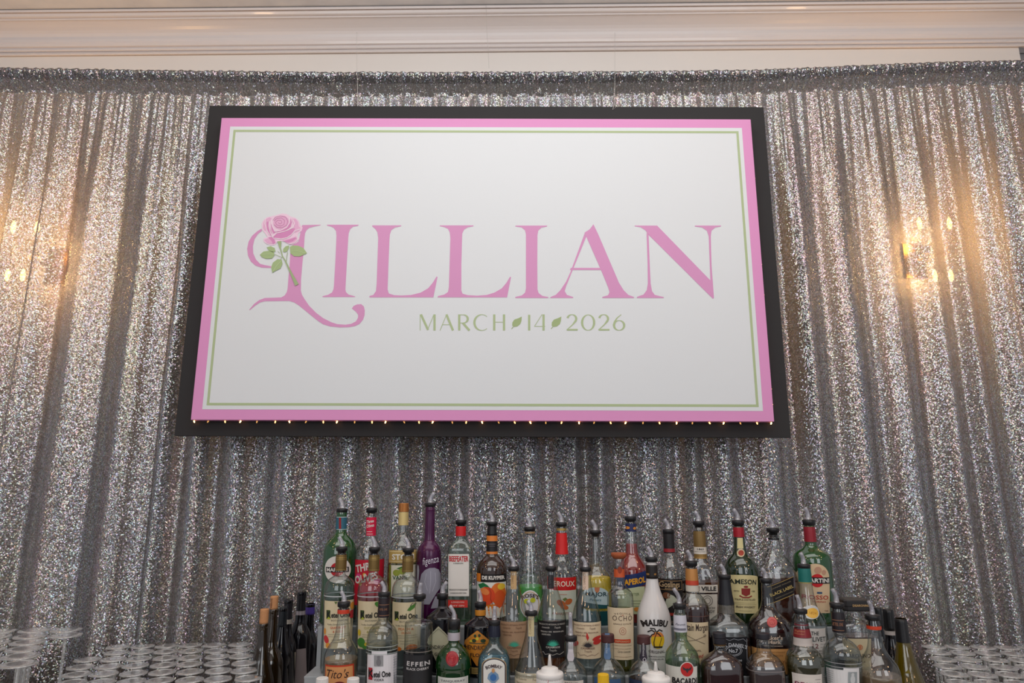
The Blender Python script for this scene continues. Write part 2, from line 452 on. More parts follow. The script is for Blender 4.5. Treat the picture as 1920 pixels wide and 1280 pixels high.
# ------------------------------------------------------------------ the room
YW = 3.22; SL = -0.0146                      # back wall, turned a little
def wallpt(X, dy, z): return (X, YW + SL * X - dy, z)
floor_m = pbr('dark_carpet_floor', (44, 46, 66), 0.6, 0, 0.5, 0.25, 6)
V, Fc = box_vf(-6, 6, -4.5, 3.6, -0.1, 0); f = mesh('floor', V, Fc, floor_m, None, False); tag(f, kind='structure')
ceil_m = pbr('rough_whitewashed_ceiling', (240, 243, 250), 0.9, 0, 0.2, 0.22, 7, 1.0)
zc = zof(9.5, YW - 0.15) + H + 0.004
V, Fc = box_vf(-6, 6, -4.5, 3.7, zc, zc + 0.12); o = mesh('ceiling', V, Fc, ceil_m, None, False); tag(o, kind='structure')
wall_m = pbr('warm_white_paint', (246, 242, 238), 0.6, 0, 0.4, 0.02, 3)
grey_m = pbr('grey_wall_paint', (150, 150, 154), 0.7, 0, 0.4, 0.05, 3)
xe = (1911 - 960) * den(zof(100, YW + SL * 2.5), YW + SL * 2.5) / F
V = [wallpt(-6, -0.06, 0), wallpt(6, -0.06, 0), wallpt(6, -0.06, zc), wallpt(-6, -0.06, zc), wallpt(-6, -0.16, 0), wallpt(6, -0.16, 0), wallpt(6, -0.16, zc), wallpt(-6, -0.16, zc)]
BF = [(0, 1, 2, 3), (5, 4, 7, 6), (0, 4, 5, 1), (3, 2, 6, 7), (0, 3, 7, 4), (1, 5, 6, 2)]
o = mesh('wall_back', V, BF, grey_m, None, False); tag(o, kind='structure')
zb0, zb1 = H - 0.9, zof(96.5, YW) + H + 0.01
V = [wallpt(-5.9, 0, zb0), wallpt(xe, 0, zb0), wallpt(xe, 0, zb1), wallpt(-5.9, 0, zb1), wallpt(-5.9, -0.06, zb0), wallpt(xe, -0.06, zb0), wallpt(xe, -0.06, zb1), wallpt(-5.9, -0.06, zb1)]
o = mesh('trim_1', V, BF, wall_m, None, False); tag(o, kind='structure')
# crown moulding (profile: photo height of each member at the centre, projection from the wall)
crown = [(97, 0), (96.3, .012), (94.5, .019), (92.5, .019), (91, .013), (89.4, .013), (88.4, .022), (86.5, .026), (84.6, .025), (83.6, .018), (82.4, .02), (79, .033), (74, .037), (71.6, .030), (70.8, .028),
         (66, .029), (61, .033), (55, .041), (49, .052), (43, .066), (37, .083), (33, .095), (30, .104), (29.2, .112), (25.6, .114), (25, .12), (22, .130), (18, .135), (14.6, .138), (14, .150), (9.6, .152)]
cz = [(p[1], zof(p[0], YW - p[1]) + H) for p in crown]
V, Fc = [], []; nx = 40
for i in range(nx + 1):
    X = -5.9 + 11.8 * i / nx
    for dy, z in cz: V.append(wallpt(X, dy, z))
    V.append(wallpt(X, -0.05, cz[-1][1])); V.append(wallpt(X, -0.05, cz[0][1]))
m_ = len(cz) + 2
for i in range(nx):
    for j in range(m_):
        k = (j + 1) % m_; Fc.append((i * m_ + j, (i + 1) * m_ + j, (i + 1) * m_ + k, i * m_ + k))
crown_m = pbr('glossy_cream_paint', (240, 234, 233), 0.24, 0, 0.5, 0.015, 2, 0, 0.4)
o = mesh('trim_2', V, Fc, crown_m, None, False); tag(o, kind='structure')

# back bar counter
cnt = empty('back_bar_counter', (0, 2.15, 0)); tag(cnt, 'long pale-topped back bar counter carrying the bottles and glasses', 'counter')
ZC = -0.68
box('counter_top', (-2.9, 2.9, -0.75, 0.50, H + ZC - 0.035, H + ZC), pbr('pale_bar_top', (206, 204, 200), 0.3, 0, 0.5, 0.05, 30), cnt, 0.004)
box('counter_base', (-2.85, 2.85, -0.66, 0.46, 0.0, H + ZC - 0.035), pbr('dark_wood_panel', (60, 42, 32), 0.5, 0, 0.4, 0.2, 10), cnt)

# ------------------------------------------------------------------ curtain
YC = 2.79
def rodpx(px):
    k = [(-900, 124), (0, 124), (250, 128), (640, 132.5), (1000, 132), (1400, 128.5), (1600, 120), (1750, 113.5), (1920, 109.5), (2800, 109)]
    for i in range(len(k) - 1):
        if px <= k[i + 1][0]:
            t = (px - k[i][0]) / (k[i + 1][0] - k[i][0]); return k[i][1] + (k[i + 1][1] - k[i][1]) * t
    return k[-1][1]
rnd = random.Random(11)
def fold_table(lmin, lmax, seed):
    r = random.Random(seed); x = -3.1; pts = []; up = 1
    while x < 3.2:
        pts.append((x, up * r.uniform(0.45, 1.0))); x += r.uniform(lmin, lmax); up = -up
    return pts
def fold_val(tab, x, idx):
    i = idx[0]
    while i < len(tab) - 2 and x > tab[i + 1][0]: i += 1
    idx[0] = i
    (a, va), (b, vb) = tab[i], tab[i + 1]; t = min(1, max(0, (x - a) / (b - a)))
    t = t * t * (3 - 2 * t); return va + (vb - va) * t
LOW = fold_table(0.045, 0.13, 3); MID = fold_table(0.018, 0.045, 5); TOP = fold_table(0.010, 0.026, 9); FIN = fold_table(0.005, 0.014, 21)
from mathutils import noise
def build_curtain():
    nx = 1500; zt = [0, .004, .010, .018, .028, .040, .052, .064, .074, .0859, .088, .094, .100, .110, .125, .14, .16, .185, .21, .24, .28, .33, .39, .46, .55, .65, .76, .88, 1.0, 1.12, 1.25, 1.4, 1.55, 1.7, 1.85, 2.0, 2.2, 2.5, 2.95]
    nz = len(zt); xs = [-2.95 + 5.9 * i / nx for i in range(nx + 1)]
    i1, i2, i3, i4 = [0], [0], [0], [0]
    V = []; U = []
    for k, X in enumerate(xs):
        px = 960 + X * F / (YC * CT + 1.8 * ST)
        ztop = zof(rodpx(px) + 4, YC - 0.05)
        lo = fold_val(LOW, X, i1); mi = fold_val(MID, X, i2); tp = fold_val(TOP, X, i3); fn = fold_val(FIN, X, i4)
        for j, d in enumerate(zt):
            z = ztop - d; e = min(1, max(0, (d - 0.086) / 0.75)); e = e * e * (3 - 2 * e)
            if d < 0.086:
                t = d / 0.086
                bulge = 0.070 * math.sin(math.pi * min(1, t) ** 0.36) ** 0.9
                wr = 0.006 * noise.noise(Vector((X * 45, d * 55, 1.3))) + 0.004 * noise.noise(Vector((X * 110, d * 60, 7.3)))
                y = -bulge + tp * 0.004 + fn * 0.0022 + wr * (0.5 + t)
                z += 0.003 * fn * (1 - t) + 0.004 * noise.noise(Vector((X * 60, 3.1, d * 30))) * (1 - t)
            else:
                y = lo * (0.008 + 0.030 * e) + mi * (0.0075 - 0.0035 * e) + tp * 0.005 * (1 - e) ** 2
                y += 0.004 * noise.noise(Vector((X * 14, d * 2.2, 4.2))) + 0.0012 * fn * (1 - e)
                if d < 0.13: y *= (d - 0.086) / 0.044 * 0.7 + 0.3
            xo = X + 0.010 * noise.noise(Vector((X * 3.1, d * 1.3, 9.1))) * e
            if d > 2.1: z = ztop - d - 0.0
            V.append((xo, YC + y, max(0.01, z + H)))
    # arc length coordinate along each row so that the discs keep their size
    me = bpy.data.meshes.new('sequin_curtain'); Fc = []
    for k in range(nx):
        for j in range(nz - 1):
            a = k * nz + j; Fc.append((a, a + 1, a + nz + 1, a + nz))
    me.from_pydata(V, [], Fc)
    arc = [[0.0] * nz for _ in range(nx + 1)]; vv = [[0.0] * nz for _ in range(nx + 1)]
    for j in range(nz):
        s = 0
        for k in range(1, nx + 1):
            a, b = V[(k - 1) * nz + j], V[k * nz + j]; s += math.hypot(b[0] - a[0], b[1] - a[1]); arc[k][j] = s
    base = max(1, nx // 2)
    mean = [arc[base][j] for j in range(nz)]
    for k in range(nx + 1):
        for j in range(nz):
            if j: a, b = V[k * nz + j - 1], V[k * nz + j]; vv[k][j] = vv[k][j - 1] + math.dist(a, b)
    # use one common across-coordinate blended over height: rows above and below share it closely
    uvl = me.uv_layers.new(name='UVMap'); data = []
    for k in range(nx):
        for j in range(nz - 1):
            for (kk, jj) in ((k, j), (k, j + 1), (k + 1, j + 1), (k + 1, j)):
                data += [arc[kk][24] , vv[kk][jj]]
    uvl.data.foreach_set('uv', data)
    me.polygons.foreach_set('use_smooth', [True] * len(me.polygons)); me.materials.append(SEQ)
    o = bpy.data.objects.new('sequin_curtain', me); C.objects.link(o)
    tag(o, 'silver sequin curtain gathered on a rod across the whole wall', 'curtain'); return o
cur = build_curtain()
# rod inside the curtain's sleeve
pts = []
for i in range(25):
    X = -3.1 + 6.2 * i / 24; px = 960 + X * F / (YC * CT + 1.8 * ST); pts.append((X, YC - 0.004, zof(rodpx(px), YC) - 0.055 + H))
V, Fc = tube_vf(pts, 0.012, 12); rod = mesh('curtain_rod', V, Fc, pbr('grey_metal_pipe', (120, 124, 124), 0.35, 0.8), None)
tag(rod, 'thin grey pipe threaded through the top of the silver curtain', 'curtain rod')

# wall sconces glowing through the sheer curtain
def sconce(px_l, px_r, pxl2, pxr2, ya, yb, label):
    Yb = 3.02; mid = (px_l + px_r) / 2
    c = ray(mid, (ya + yb) / 2, Yb)
    root = empty('wall_sconce', (c.x, YW + SL * c.x - 0.001, c.z)); tag(root, label, 'lamp', 'wall sconces behind the curtain')
    br = pbr('brass', (170, 130, 70), 0.3, 1.0); dy = YW + SL * c.x - 0.001
    V, Fc = box_vf(-0.05, 0.05, -0.012, 0, -0.09, 0.09); mesh('backplate', V, Fc, br, root, False)
    for pa, pb, sx in ((px_l, pxl2, -1), (px_r, pxr2, 1)):
        a, b = ray(pa, ya, Yb), ray(pb, yb, Yb)
        ax, az, bx, bz = a.x - c.x, a.z - c.z, b.x - c.x, b.z - c.z
        V, Fc = tube_vf([(0, -0.01, 0), ((ax + bx) / 4, -0.05, -0.005), ((ax + bx) / 2, Yb - dy, 0)], 0.006, 10); mesh('arm', V, Fc, br, root)
        mx = (ax + bx) / 2
        V, Fc = lathe_vf([(-0.02, 0.010), (0.0, 0.018), (0.02, 0.010)], 16); ho = mesh('lamp_holder', [(x + mx, y + Yb - dy, z) for x, y, z in V], Fc, br, root)
        for (qx, qz) in ((ax, az), (bx, bz)):
            V, Fc = lathe_vf([(-0.03, 0.004), (-0.022, 0.009), (0, 0.011), (0.018, 0.008), (0.03, 0.002)], 14)
            mesh('bulb', [(x + qx, y + Yb - dy, z + qz) for x, y, z in V], Fc, emit('warm_bulb', (255, 196, 120), 40), root)
    for sgn in (0.33, -0.33):
        l = bpy.data.lights.new('sconce_light', 'POINT'); l.energy = 8.5; l.color = (1.0, 0.54, 0.20); l.shadow_soft_size = 0.03
        lo = bpy.data.objects.new('sconce_light', l); C.objects.link(lo); lo.parent = root
        lo.location = (0, Yb - dy + 0.08, sgn * (ray(mid, ya, Yb).z - ray(mid, yb, Yb).z))
sconce(25, 70, 14, 43, 425, 515, 'brass wall sconce glowing warm through the curtain at the far left')
sconce(1724, 1780, 1753, 1783, 418, 516, 'brass wall sconce glowing warm through the curtain at the right')

# ------------------------------------------------------------------ hanging sign
YS = 2.60; k_ = YS / 2.5
class Plane:
    """vertical board: photo pixels to the board's own plane"""
    def __init__(s, Y, roll, cx, cz): s.Y, s.roll, s.cx, s.cz = Y, roll, cx, cz
    def loc(s, px, py, out):
        p = ray(px, py, s.Y); x, z = p.x - s.cx, p.z - s.cz
        return (x, 0, z)
sc_x, sc_z = -0.1054 * k_, 0.8508 * k_ + H
BW, BH, PW, PH = 2.2437 * k_, 1.328 * k_, 2.0966 * k_, 1.1944 * k_
TB, TP = 0.022, 0.045
sign = empty('event_sign', (sc_x, YS, sc_z)); sign.rotation_euler = (0, R(0.17), 0)
tag(sign, 'large white and pink name sign on a black board hung before the silver curtain', 'sign')
rollm = Matrix.Rotation(-R(0.17), 4, 'Y')
blk_m = pbr('matt_black_board', (50, 49, 50), 0.75, 0, 0.3, 0.05, 25)
box('backing_board', (-BW / 2, BW / 2, 0, TB, -BH / 2, BH / 2), blk_m, sign, 0.0015)
ox, oz = 0.001, -0.0136
pink_c = (226, 152, 202)
pb = box('printed_panel', (ox - PW / 2, ox + PW / 2, -TP, -0.004, oz - PH / 2, oz + PH / 2), pbr('pink_print', pink_c, 0.55, 0, 0.3, 0.01, 4), sign, 0.002)
Yf = YS - TP
def sp(px, py, e=0.0):
    p = ray(px, py, Yf); v = rollm @ Vector((p.x - sc_x, 0, p.z - sc_z)); return (v.x, -TP - e, v.z)
def sprint(name, items, col, e, parent, rough=0.55):
    V, Fc = [], []
    for n_, (v, f) in enumerate(items):
        o = len(V); V += [sp(x, y, e + n_ * 6e-5) for x, y in v]; Fc += [tuple(i + o for i in t) for t in f]
    return mesh(name, V, Fc, pbr('sign_print', col, rough, 0, 0.3, 0.01, 6), parent, False)
hx, hz = PW / 2, PH / 2
def frame_rect(ins, wdt, e):
    X, Z = hx - ins, hz - ins; x, z = X - wdt, Z - wdt
    V = [(ox - X, -TP - e, oz - Z), (ox + X, -TP - e, oz - Z), (ox + X, -TP - e, oz + Z), (ox - X, -TP - e, oz + Z),
         (ox - x, -TP - e, oz - z), (ox + x, -TP - e, oz - z), (ox + x, -TP - e, oz + z), (ox - x, -TP - e, oz + z)]
    return V, [(0, 1, 5, 4), (1, 2, 6, 5), (2, 3, 7, 6), (3, 0, 4, 7)]
ins = 0.0395
X, Z = hx - ins, hz - ins
mesh('white_field', [(ox - X, -TP - .0005, oz - Z), (ox + X, -TP - .0005, oz - Z), (ox + X, -TP - .0005, oz + Z), (ox - X, -TP - .0005, oz + Z)], [(0, 1, 2, 3)],
     pbr('white_print', (225, 228, 231), 0.55, 0, 0.3, 0.008, 2), pb, False)
V, Fc = frame_rect(ins + 0.0150, 0.0095, 0.001)
mesh('green_border', V, Fc, pbr('sign_print', (178, 193, 150), 0.55, 0, 0.3, 0.01, 6), pb, False)
def Z1(*p): return [(440 + x / 4.571, 370 + y / 4.571) for x, y in p]
def Z2(*p): return [(700 + x / 2.8235, 390 + y / 2.8235) for x, y in p]
P1 = lambda *p: PG(*Z1(*p)); P2 = lambda *p: PG(*Z2(*p))
LET = (217, 152, 196)
swL = [P1((580,238),(740,235),(735,240),(690,248),(640,262),(618,280),(605,305),(600,340),(595,430),(582,560),(570,700),(568,800),(578,835),(600,872),(640,930),(700,990),(760,1035),(830,1070),(880,1086),(950,1091),(1000,1083),(1040,1062),(1058,1030),(1058,1005),(1040,980),(1005,952),(1020,930),(1050,917),(1085,915),(1108,935),(1116,970),(1114,1010),(1100,1050),(1070,1085),(1030,1103),(980,1112),(900,1114),(820,1106),(760,1088),(720,1062),(660,1015),(600,965),(550,925),(510,900),(470,888),(430,888),(260,890),(220,900),(180,925),(130,967),(125,963),(165,915),(210,880),(260,862),(330,860),(400,857),(430,840),(448,810),(455,780),(462,680),(470,600),(478,470),(490,415),(520,395),(548,380),(565,300)),
       P1((232,268),(195,290),(150,330),(120,380),(108,440),(115,500),(140,550),(180,585),(230,602),(310,605),(315,590),(270,583),(220,570),(185,535),(160,480),(157,420),(170,360),(200,315),(235,287))]
I1 = P1((790,235),(1062,235),(1060,243),(1015,252),(990,275),(978,310),(975,340),(962,560),(950,790),(955,812),(975,832),(1035,849),(1030,854),(755,854),(752,847),(800,835),(835,815),(848,785),(852,750),(865,520),(873,330),(870,290),(850,262),(825,250),(795,243))
L1 = P2((-6,92),(148,92),(147,97),(115,103),(95,118),(88,140),(86,165),(80,310),(76,430),(82,452),(110,461),(150,463),(200,460),(250,448),(290,425),(315,395),(335,362),(340,365),(318,473),(-20,473),(-21,466),(0,460),(14,440),(18,400),(26,160),(22,128),(10,110),(-5,98))
L2 = P2((352,92),(530,92),(530,97),(500,102),(480,115),(471,135),(470,160),(466,300),(466,435),(472,453),(500,461),(550,464),(600,460),(640,448),(680,425),(705,395),(724,363),(729,366),(708,473),(340,473),(342,466),(375,458),(395,445),(400,420),(404,300),(408,160),(405,130),(395,110),(375,101),(352,97))
I2 = P2((752,93),(920,93),(920,98),(890,104),(873,120),(869,145),(868,300),(869,430),(875,450),(895,465),(927,471),(925,476),(752,476),(752,470),(785,463),(803,448),(808,425),(808,140),(803,118),(785,103),(752,98))
A_ = [P2((1118,135),(1127,152),(1020,415),(1013,440),(1025,460),(1058,471),(1058,476),(937,476),(937,471),(965,460),(990,435),(1020,390),(1045,335)),
      P2((1045,317),(1205,317),(1210,328),(1040,328)),
      P2((1165,86),(1190,138),(1300,395),(1325,435),(1350,460),(1380,471),(1380,476),(1212,476),(1212,470),(1242,462),(1250,445),(1243,420),(1205,328),(1125,146),(1117,131),(1145,113))]
N_ = [P2((1383,93),(1502,93),(1786,385),(1803,477),(1797,480),(1457,142),(1440,118),(1415,102),(1383,97)),
      P2((1702,93),(1840,93),(1840,98),(1810,103),(1790,120),(1786,150),(1790,300),(1803,477),(1797,480),(1784,385),(1775,150),(1765,120),(1740,103),(1702,98)),
      P2((1446,130),(1457,142),(1463,300),(1468,400),(1475,440),(1490,460),(1537,471),(1537,476),(1395,476),(1395,470),(1430,458),(1447,435),(1453,400),(1452,300))]
for i_, g_ in enumerate((swL, [I1], [L1], [L2], [I2], A_, N_)): sprint('letter', g_, LET, 0.0012, pb)
# date line
def S2(p, wd): 
    q = Z2(*p); return ST_(q, [v / 2.8235 for v in wd] if isinstance(wd, (list, tuple)) else wd / 2.8235)
def arc2(cx, cy, rx, ry, a0, a1, wf, n=20):
    pts, wd = [], []
    for i in range(n + 1):
        a = R(a0 + (a1 - a0) * i / n); pts.append((cx + rx * math.cos(a), cy - ry * math.sin(a))); wd.append(wf(a))
    return S2(pts, wd)
tk, tn = 12, 3.5; wc = lambda a: tn + (tk - tn) * abs(math.cos(a)) ** 1.5
D = []
D += [[S2([(248,563),(248,648)], tn), S2([(252,563),(290,645)], tk), S2([(287,645),(321,563)], tn), S2([(324,563),(324,648)], tk)]]
D += [[S2([(353,648),(388,563)], tn), S2([(387,563),(422,648)], tk), S2([(367,617),(408,617)], tn)]]
D += [[S2([(455,563),(455,648)], tk), S2([(455,565),(478,565)], tn), S2([(455,608),(478,608)], tn), arc2(476, 586.5, 24, 21.5, 90, -90, wc), S2([(474,608),(509,648)], tk)]]
D += [[arc2(575, 606, 40, 42, 48, 312, lambda a: tn + (tk - tn) * max(0, -math.cos(a)) ** 1.2)]]
D += [[S2([(640,563),(640,648)], tk), S2([(692,563),(692,648)], tk), S2([(640,604),(692,604)], tn)]]
D += [[S2([(825,565),(825,648)], tk)]]
D += [[S2([(893,563),(853,626)], tn), S2([(852,626),(910,626)], tn), S2([(901,563),(901,648)], tk)]]
def two(x): return [arc2(x + 27, 586, 23, 22, 170, -30, wc), S2([(x + 47, 597),(x + 30, 618),(x, 645)], [tk, 6, 4]), S2([(x, 644),(x + 58, 644)], 9)]
D += [two(1024), [arc2(1137, 606, 32, 41, 0, 360, wc)], two(1192)]
D += [[arc2(1301, 621, 27, 26, 0, 360, wc), S2([(1312,564),(1290,582),(1277,602),(1272,622)], [4, 6, 9, 11])]]
for g_ in D: sprint('date_letter', g_, (178, 193, 150), 0.0012, pb)
for dx in (0, 209):
    lf = [PG(*Z2(*[(x + dx, y) for x, y in ((786,574),(768,583),(747,590),(736,605),(735,622),(745,629),(762,627),(778,614),(784,598))])), S2([(732 + dx,640),(748 + dx,618)], 4)]
    sprint('leaf_print', lf, (165, 182, 132), 0.0012, pb)
# rose
def Sr(p, wd): return ST_(Z1(*p), wd / 4.571 if not isinstance(wd, (list, tuple)) else [v / 4.571 for v in wd])
rose = sprint('rose_print', [P1((232,228),(245,200),(275,172),(310,165),(340,158),(380,146),(412,138),(450,146),(480,165),(522,176),(550,200),(562,235),(584,258),(575,288),(545,312),(541,335),(553,362),(532,393),(490,409),(458,400),(430,382),(395,374),(368,380),(350,405),(315,413),(275,400),(247,378),(250,350),(285,342),(262,310),(240,285),(234,250))], (240, 208, 228), 0.0018, pb)
def rp(col, *items, e=0.0024): return sprint('petal_print', list(items), col, e, rose)
rp((231, 178, 211), P1((248,225),(262,192),(300,172),(318,180),(300,215),(292,262),(262,290),(245,262)), P1((490,185),(525,185),(545,215),(550,250),(566,262),(556,288),(520,305),(505,285),(512,250),(500,215)),
   P1((255,365),(290,350),(320,358),(340,375),(345,392),(315,400),(278,390)), P1((410,368),(450,360),(490,350),(530,335),(535,360),(518,385),(480,398),(445,388)),
   P1((345,180),(390,158),(430,158),(462,185),(470,225),(445,262),(400,282),(355,262),(332,225)))
rp((216, 142, 190), P1((330,337),(352,312),(400,298),(455,288),(502,266),(520,268),(505,305),(475,335),(430,352),(380,356),(345,352)), P1((276,215),(292,205),(300,250),(318,300),(326,338),(300,320),(282,280)),
   P1((290,345),(318,340),(345,362),(352,392),(330,402),(318,375)), P1((420,378),(470,362),(520,345),(532,352),(500,378),(460,388)), P1((312,225),(330,262),(352,300),(335,312),(318,280)), P1((350,305),(400,278),(445,258),(476,222),(480,180),(492,215),(480,255),(440,285),(390,298)), e=0.0027)
rp((190, 112, 160), Sr([(340,205),(365,182),(405,178),(430,200),(425,235),(395,248),(362,238),(352,215),(372,198),(400,200),(408,220),(390,230),(376,218)], 4), Sr([(330,200),(350,172),(395,160),(440,172),(458,205),(448,240),(410,262),(365,258),(338,235)], 4), e=0.003)
rp((247, 230, 240), Sr([(298,205),(296,250),(308,300),(330,345)], 6), Sr([(318,195),(325,250),(345,292),(395,285),(448,258),(475,215),(470,175)], 6), Sr([(330,338),(360,308),(430,292),(500,262),(516,225),(500,190)], 6),
   Sr([(345,352),(400,358),(450,348),(490,322),(515,290),(560,275)], 6), Sr([(270,180),(262,225),(275,280),(305,325)], 5), Sr([(535,330),(542,362),(515,392),(470,402)], 6), e=0.0033)
grn = (168, 188, 136)
lvs = [((475,425),(500,413),(545,415),(590,435),(622,480),(600,490),(560,508),(510,505),(480,480)), ((415,465),(420,440),(440,420),(468,413),(465,440),(450,465),(430,472)),
       ((275,430),(310,420),(345,435),(352,465),(330,472),(300,460)), ((218,492),(250,465),(300,458),(340,470),(343,500),(320,525),(270,527),(235,512)), ((325,648),(315,600),(330,560),(370,530),(405,535),(412,570),(395,610),(350,632))]
for l_ in lvs: sprint('leaf_print', [P1(*l_)], grn, 0.0030, rose)
sprint('stem_print', [Sr([(385,378),(393,430),(412,505),(440,552),(466,610),(500,680),(536,752)], [14, 10, 9, 11, 14, 22, 34]), P1((368,378),(403,378),(399,440),(388,442)), Sr([(455,470),(448,520),(445,550)], 5), Sr([(345,490),(400,512)], 4), Sr([(372,462),(388,480)], 4), Sr([(408,510),(395,535)], 4)], (163, 180, 136), 0.0036, rose)
rp((206, 220, 178), Sr([(225,492),(280,488),(338,492)], 2.5), Sr([(328,640),(360,590),(400,545)], 2.5), Sr([(485,460),(540,462),(612,480)], 2.5), e=0.0039)

# fairy lights round the printed panel
fl = empty('fairy_lights', (sc_x, YS - 0.004, sc_z)); fl.rotation_euler = (0, R(0.17), 0); tag(fl, 'string of tiny warm fairy lights tucked round the edge of the pink panel', 'string lights')
rl = random.Random(4)
bul = []
for lv, s_ in ((('fairy_bright'), 14), (('fairy_mid'), 5.0), (('fairy_dim'), 1.0)):
    V, Fc = lathe_vf([(-0.001, 0.0015), (0.002, 0.0026), (0.0055, 0.0023), (0.008, 0.0008)], 8)
    me = bpy.data.meshes.new('bulb'); me.from_pydata(V, [], Fc); me.materials.append(emit(lv, (255, 188, 110), s_)); bul.append(me)
wire = []
def fairy(x, z, ang, k):
    o = bpy.data.objects.new('bulb', bul[k]); C.objects.link(o); o.parent = fl
    o.location = (x, -0.012 - rl.uniform(0, .006), z); o.rotation_euler = (R(8), ang + R(rl.uniform(-35, 35)), 0)
n = 36
for i in range(n + 1):
    x = ox - hx + 2 * hx * i / n + (rl.uniform(-.006, .006) if 0 < i < n else 0); k = (0, 2, 1)[i % 3]
    fairy(x, oz - hz - 0.001, R(180), k); fairy(x, oz + hz + 0.001, 0, (1, 1, 2)[i % 3])
for i in range(1, 20):
    z = oz - hz + 2 * hz * i / 20 + rl.uniform(-.005, .005); k = (1, 2, 2, 1)[i % 4]
    if i == 1: k = 0
    fairy(ox - hx - 0.001, z, R(-90), k); fairy(ox + hx + 0.001, z, R(90), (2, 1, 1)[i % 3] if i > 1 else 0)
e_ = 0.0035
V, Fc = tube_vf([(ox - hx + e_, -0.006, oz - hz + .003), (ox + hx - e_, -0.006, oz - hz + .003)], 0.0012, 6); mesh('wire', V, Fc, BLACKP, fl)
V, Fc = tube_vf([(ox - hx + e_, -0.006, oz + hz - .003), (ox + hx - e_, -0.006, oz + hz - .003)], 0.0012, 6); mesh('wire', V, Fc, BLACKP, fl)

# hanging threads
thr = pbr('pale_nylon_thread', (205, 203, 200), 0.4)
def thread(pts, lab):
    q = [ray(*p) for p in pts]; V, Fc = tube_vf(q, 0.0008, 6); o = mesh('hanging_thread', V, Fc, thr); tag(o, lab, 'thread')
thread([(669, 60, YW - .03), (669, 125, 2.74), (670, 150, 2.66), (671, 199, 2.604), (660, 196, 2.60), (663, 190, 2.60), (678, 200, 2.598), (684, 190, 2.60), (676, 184, 2.60)], 'pale nylon thread knotted to the top of the sign, left of centre')
thread([(1153, 60, YW - .03), (1153, 122, 2.74), (1153, 160, 2.65), (1152, 185, 2.605), (1155, 200, 2.60), (1149, 206, 2.597), (1153, 186, 2.60), (1158, 201, 2.598)], 'pale nylon thread tied in a bow at the top of the sign, right of centre')
thread([(911, 6, YW - .152), (913, 60, YW - .13), (916, 104, YW - .12), (917, 128, 2.90)], 'single faint thread hanging from the cream moulding above the sign')


# ------------------------------------------------------------------ stepped bottle rack
riser = empty('bottle_rack', (0, 2.0, H + ZC)); tag(riser, 'grey stepped display rack holding the tiers of liquor bottles', 'bottle rack')
RX0, RX1 = -0.54, 0.93
ac = SILV
def rb(name, b): return box(name, (b[0], b[1], b[2] - 2.0, b[3] - 2.0, b[4] - ZC, b[5] - ZC), ac, riser, 0.0008)
ZT = [(-0.288, 2.132, 2.20), (-0.3735, 2.022, 2.132), (-0.475, 1.916, 2.022), (-0.578, 1.800, 1.916)]
prev = ZC
for i, (z, y0, y1) in enumerate(reversed(ZT)):
    rb('tread', (RX0, RX1, y0, y1, z - 0.006, z)); rb('riser_panel', (RX0 + .001, RX1 - .001, y0 + 0.0005, y0 + 0.006, ZC, z - 0.006))
rb('back_panel', (RX0, RX1, 2.194, 2.200, ZC, -0.294))
Y1, Z1_, Y2, Z2_, Y3, Z3_ = 2.078, -0.3735, 1.966, -0.475, 1.860, -0.578

G_GREEN = thin('green_bottle_glass', (44, 128, 46), (8, 48, 16), 0.26)
G_DKGREEN = thin('dark_green_glass', (34, 60, 26), (10, 22, 10), 0.45)
G_TANQ = thin('emerald_glass', (30, 96, 32), (6, 36, 12), 0.28)
G_BROWN = thin('brown_bottle_glass', (70, 40, 24), (22, 14, 12), 0.5)
G_OLIVE = thin('olive_wine_glass', (84, 58, 20), (18, 12, 4), 0.22)
G_YELLOW = thin('yellow_green_glass', (158, 134, 18), (76, 62, 5), 0.28)
G_BLACK = pbr('black_bottle_glass', (14, 12, 17), 0.08, 0, 0.6)
G_PALEBLUE = thin('pale_teal_glass', (176, 206, 208), (90, 120, 124), 0.05)
G_PALEGRN = thin('pale_green_glass', (205, 228, 205), (110, 140, 112), 0.04)
L_CLEAR = refract('clear_spirit', (246, 248, 248))
L_PALEGR = refract('pale_green_spirit', (205, 226, 205))
L_STRAW = refract('straw_spirit', (222, 218, 168))
L_BLUE = thin('blue_spirit', (70, 150, 180), (20, 80, 110), 0.55)
L_AMBER = thin('amber_spirit', (150, 80, 30), (60, 24, 8), 0.4)
L_DARK = thin('dark_whiskey', (70, 30, 20), (24, 10, 8), 0.6)
L_RED = pbr('red_aperitif', (150, 22, 14), 0.3, 0, 0.5)
L_LIME = pbr('lime_cordial', (52, 160, 40), 0.3, 0, 0.5)
L_YEL = pbr('yellow_mixer', (226, 192, 40), 0.35, 0, 0.5)
L_TEAL = pbr('dark_teal_wrap', (20, 78, 84), 0.4)
L_TAN = thin('tan_tinted_spirit', (190, 160, 125), (130, 100, 70), 0.45)
WHT = (228, 222, 215); CREAM = (222, 200, 160); INK = (28, 24, 26); RED = (196, 26, 34)
G1 = 'liquor bottles on the top step'; G2 = 'liquor bottles on the second step'; G3 = 'liquor bottles on the front step'

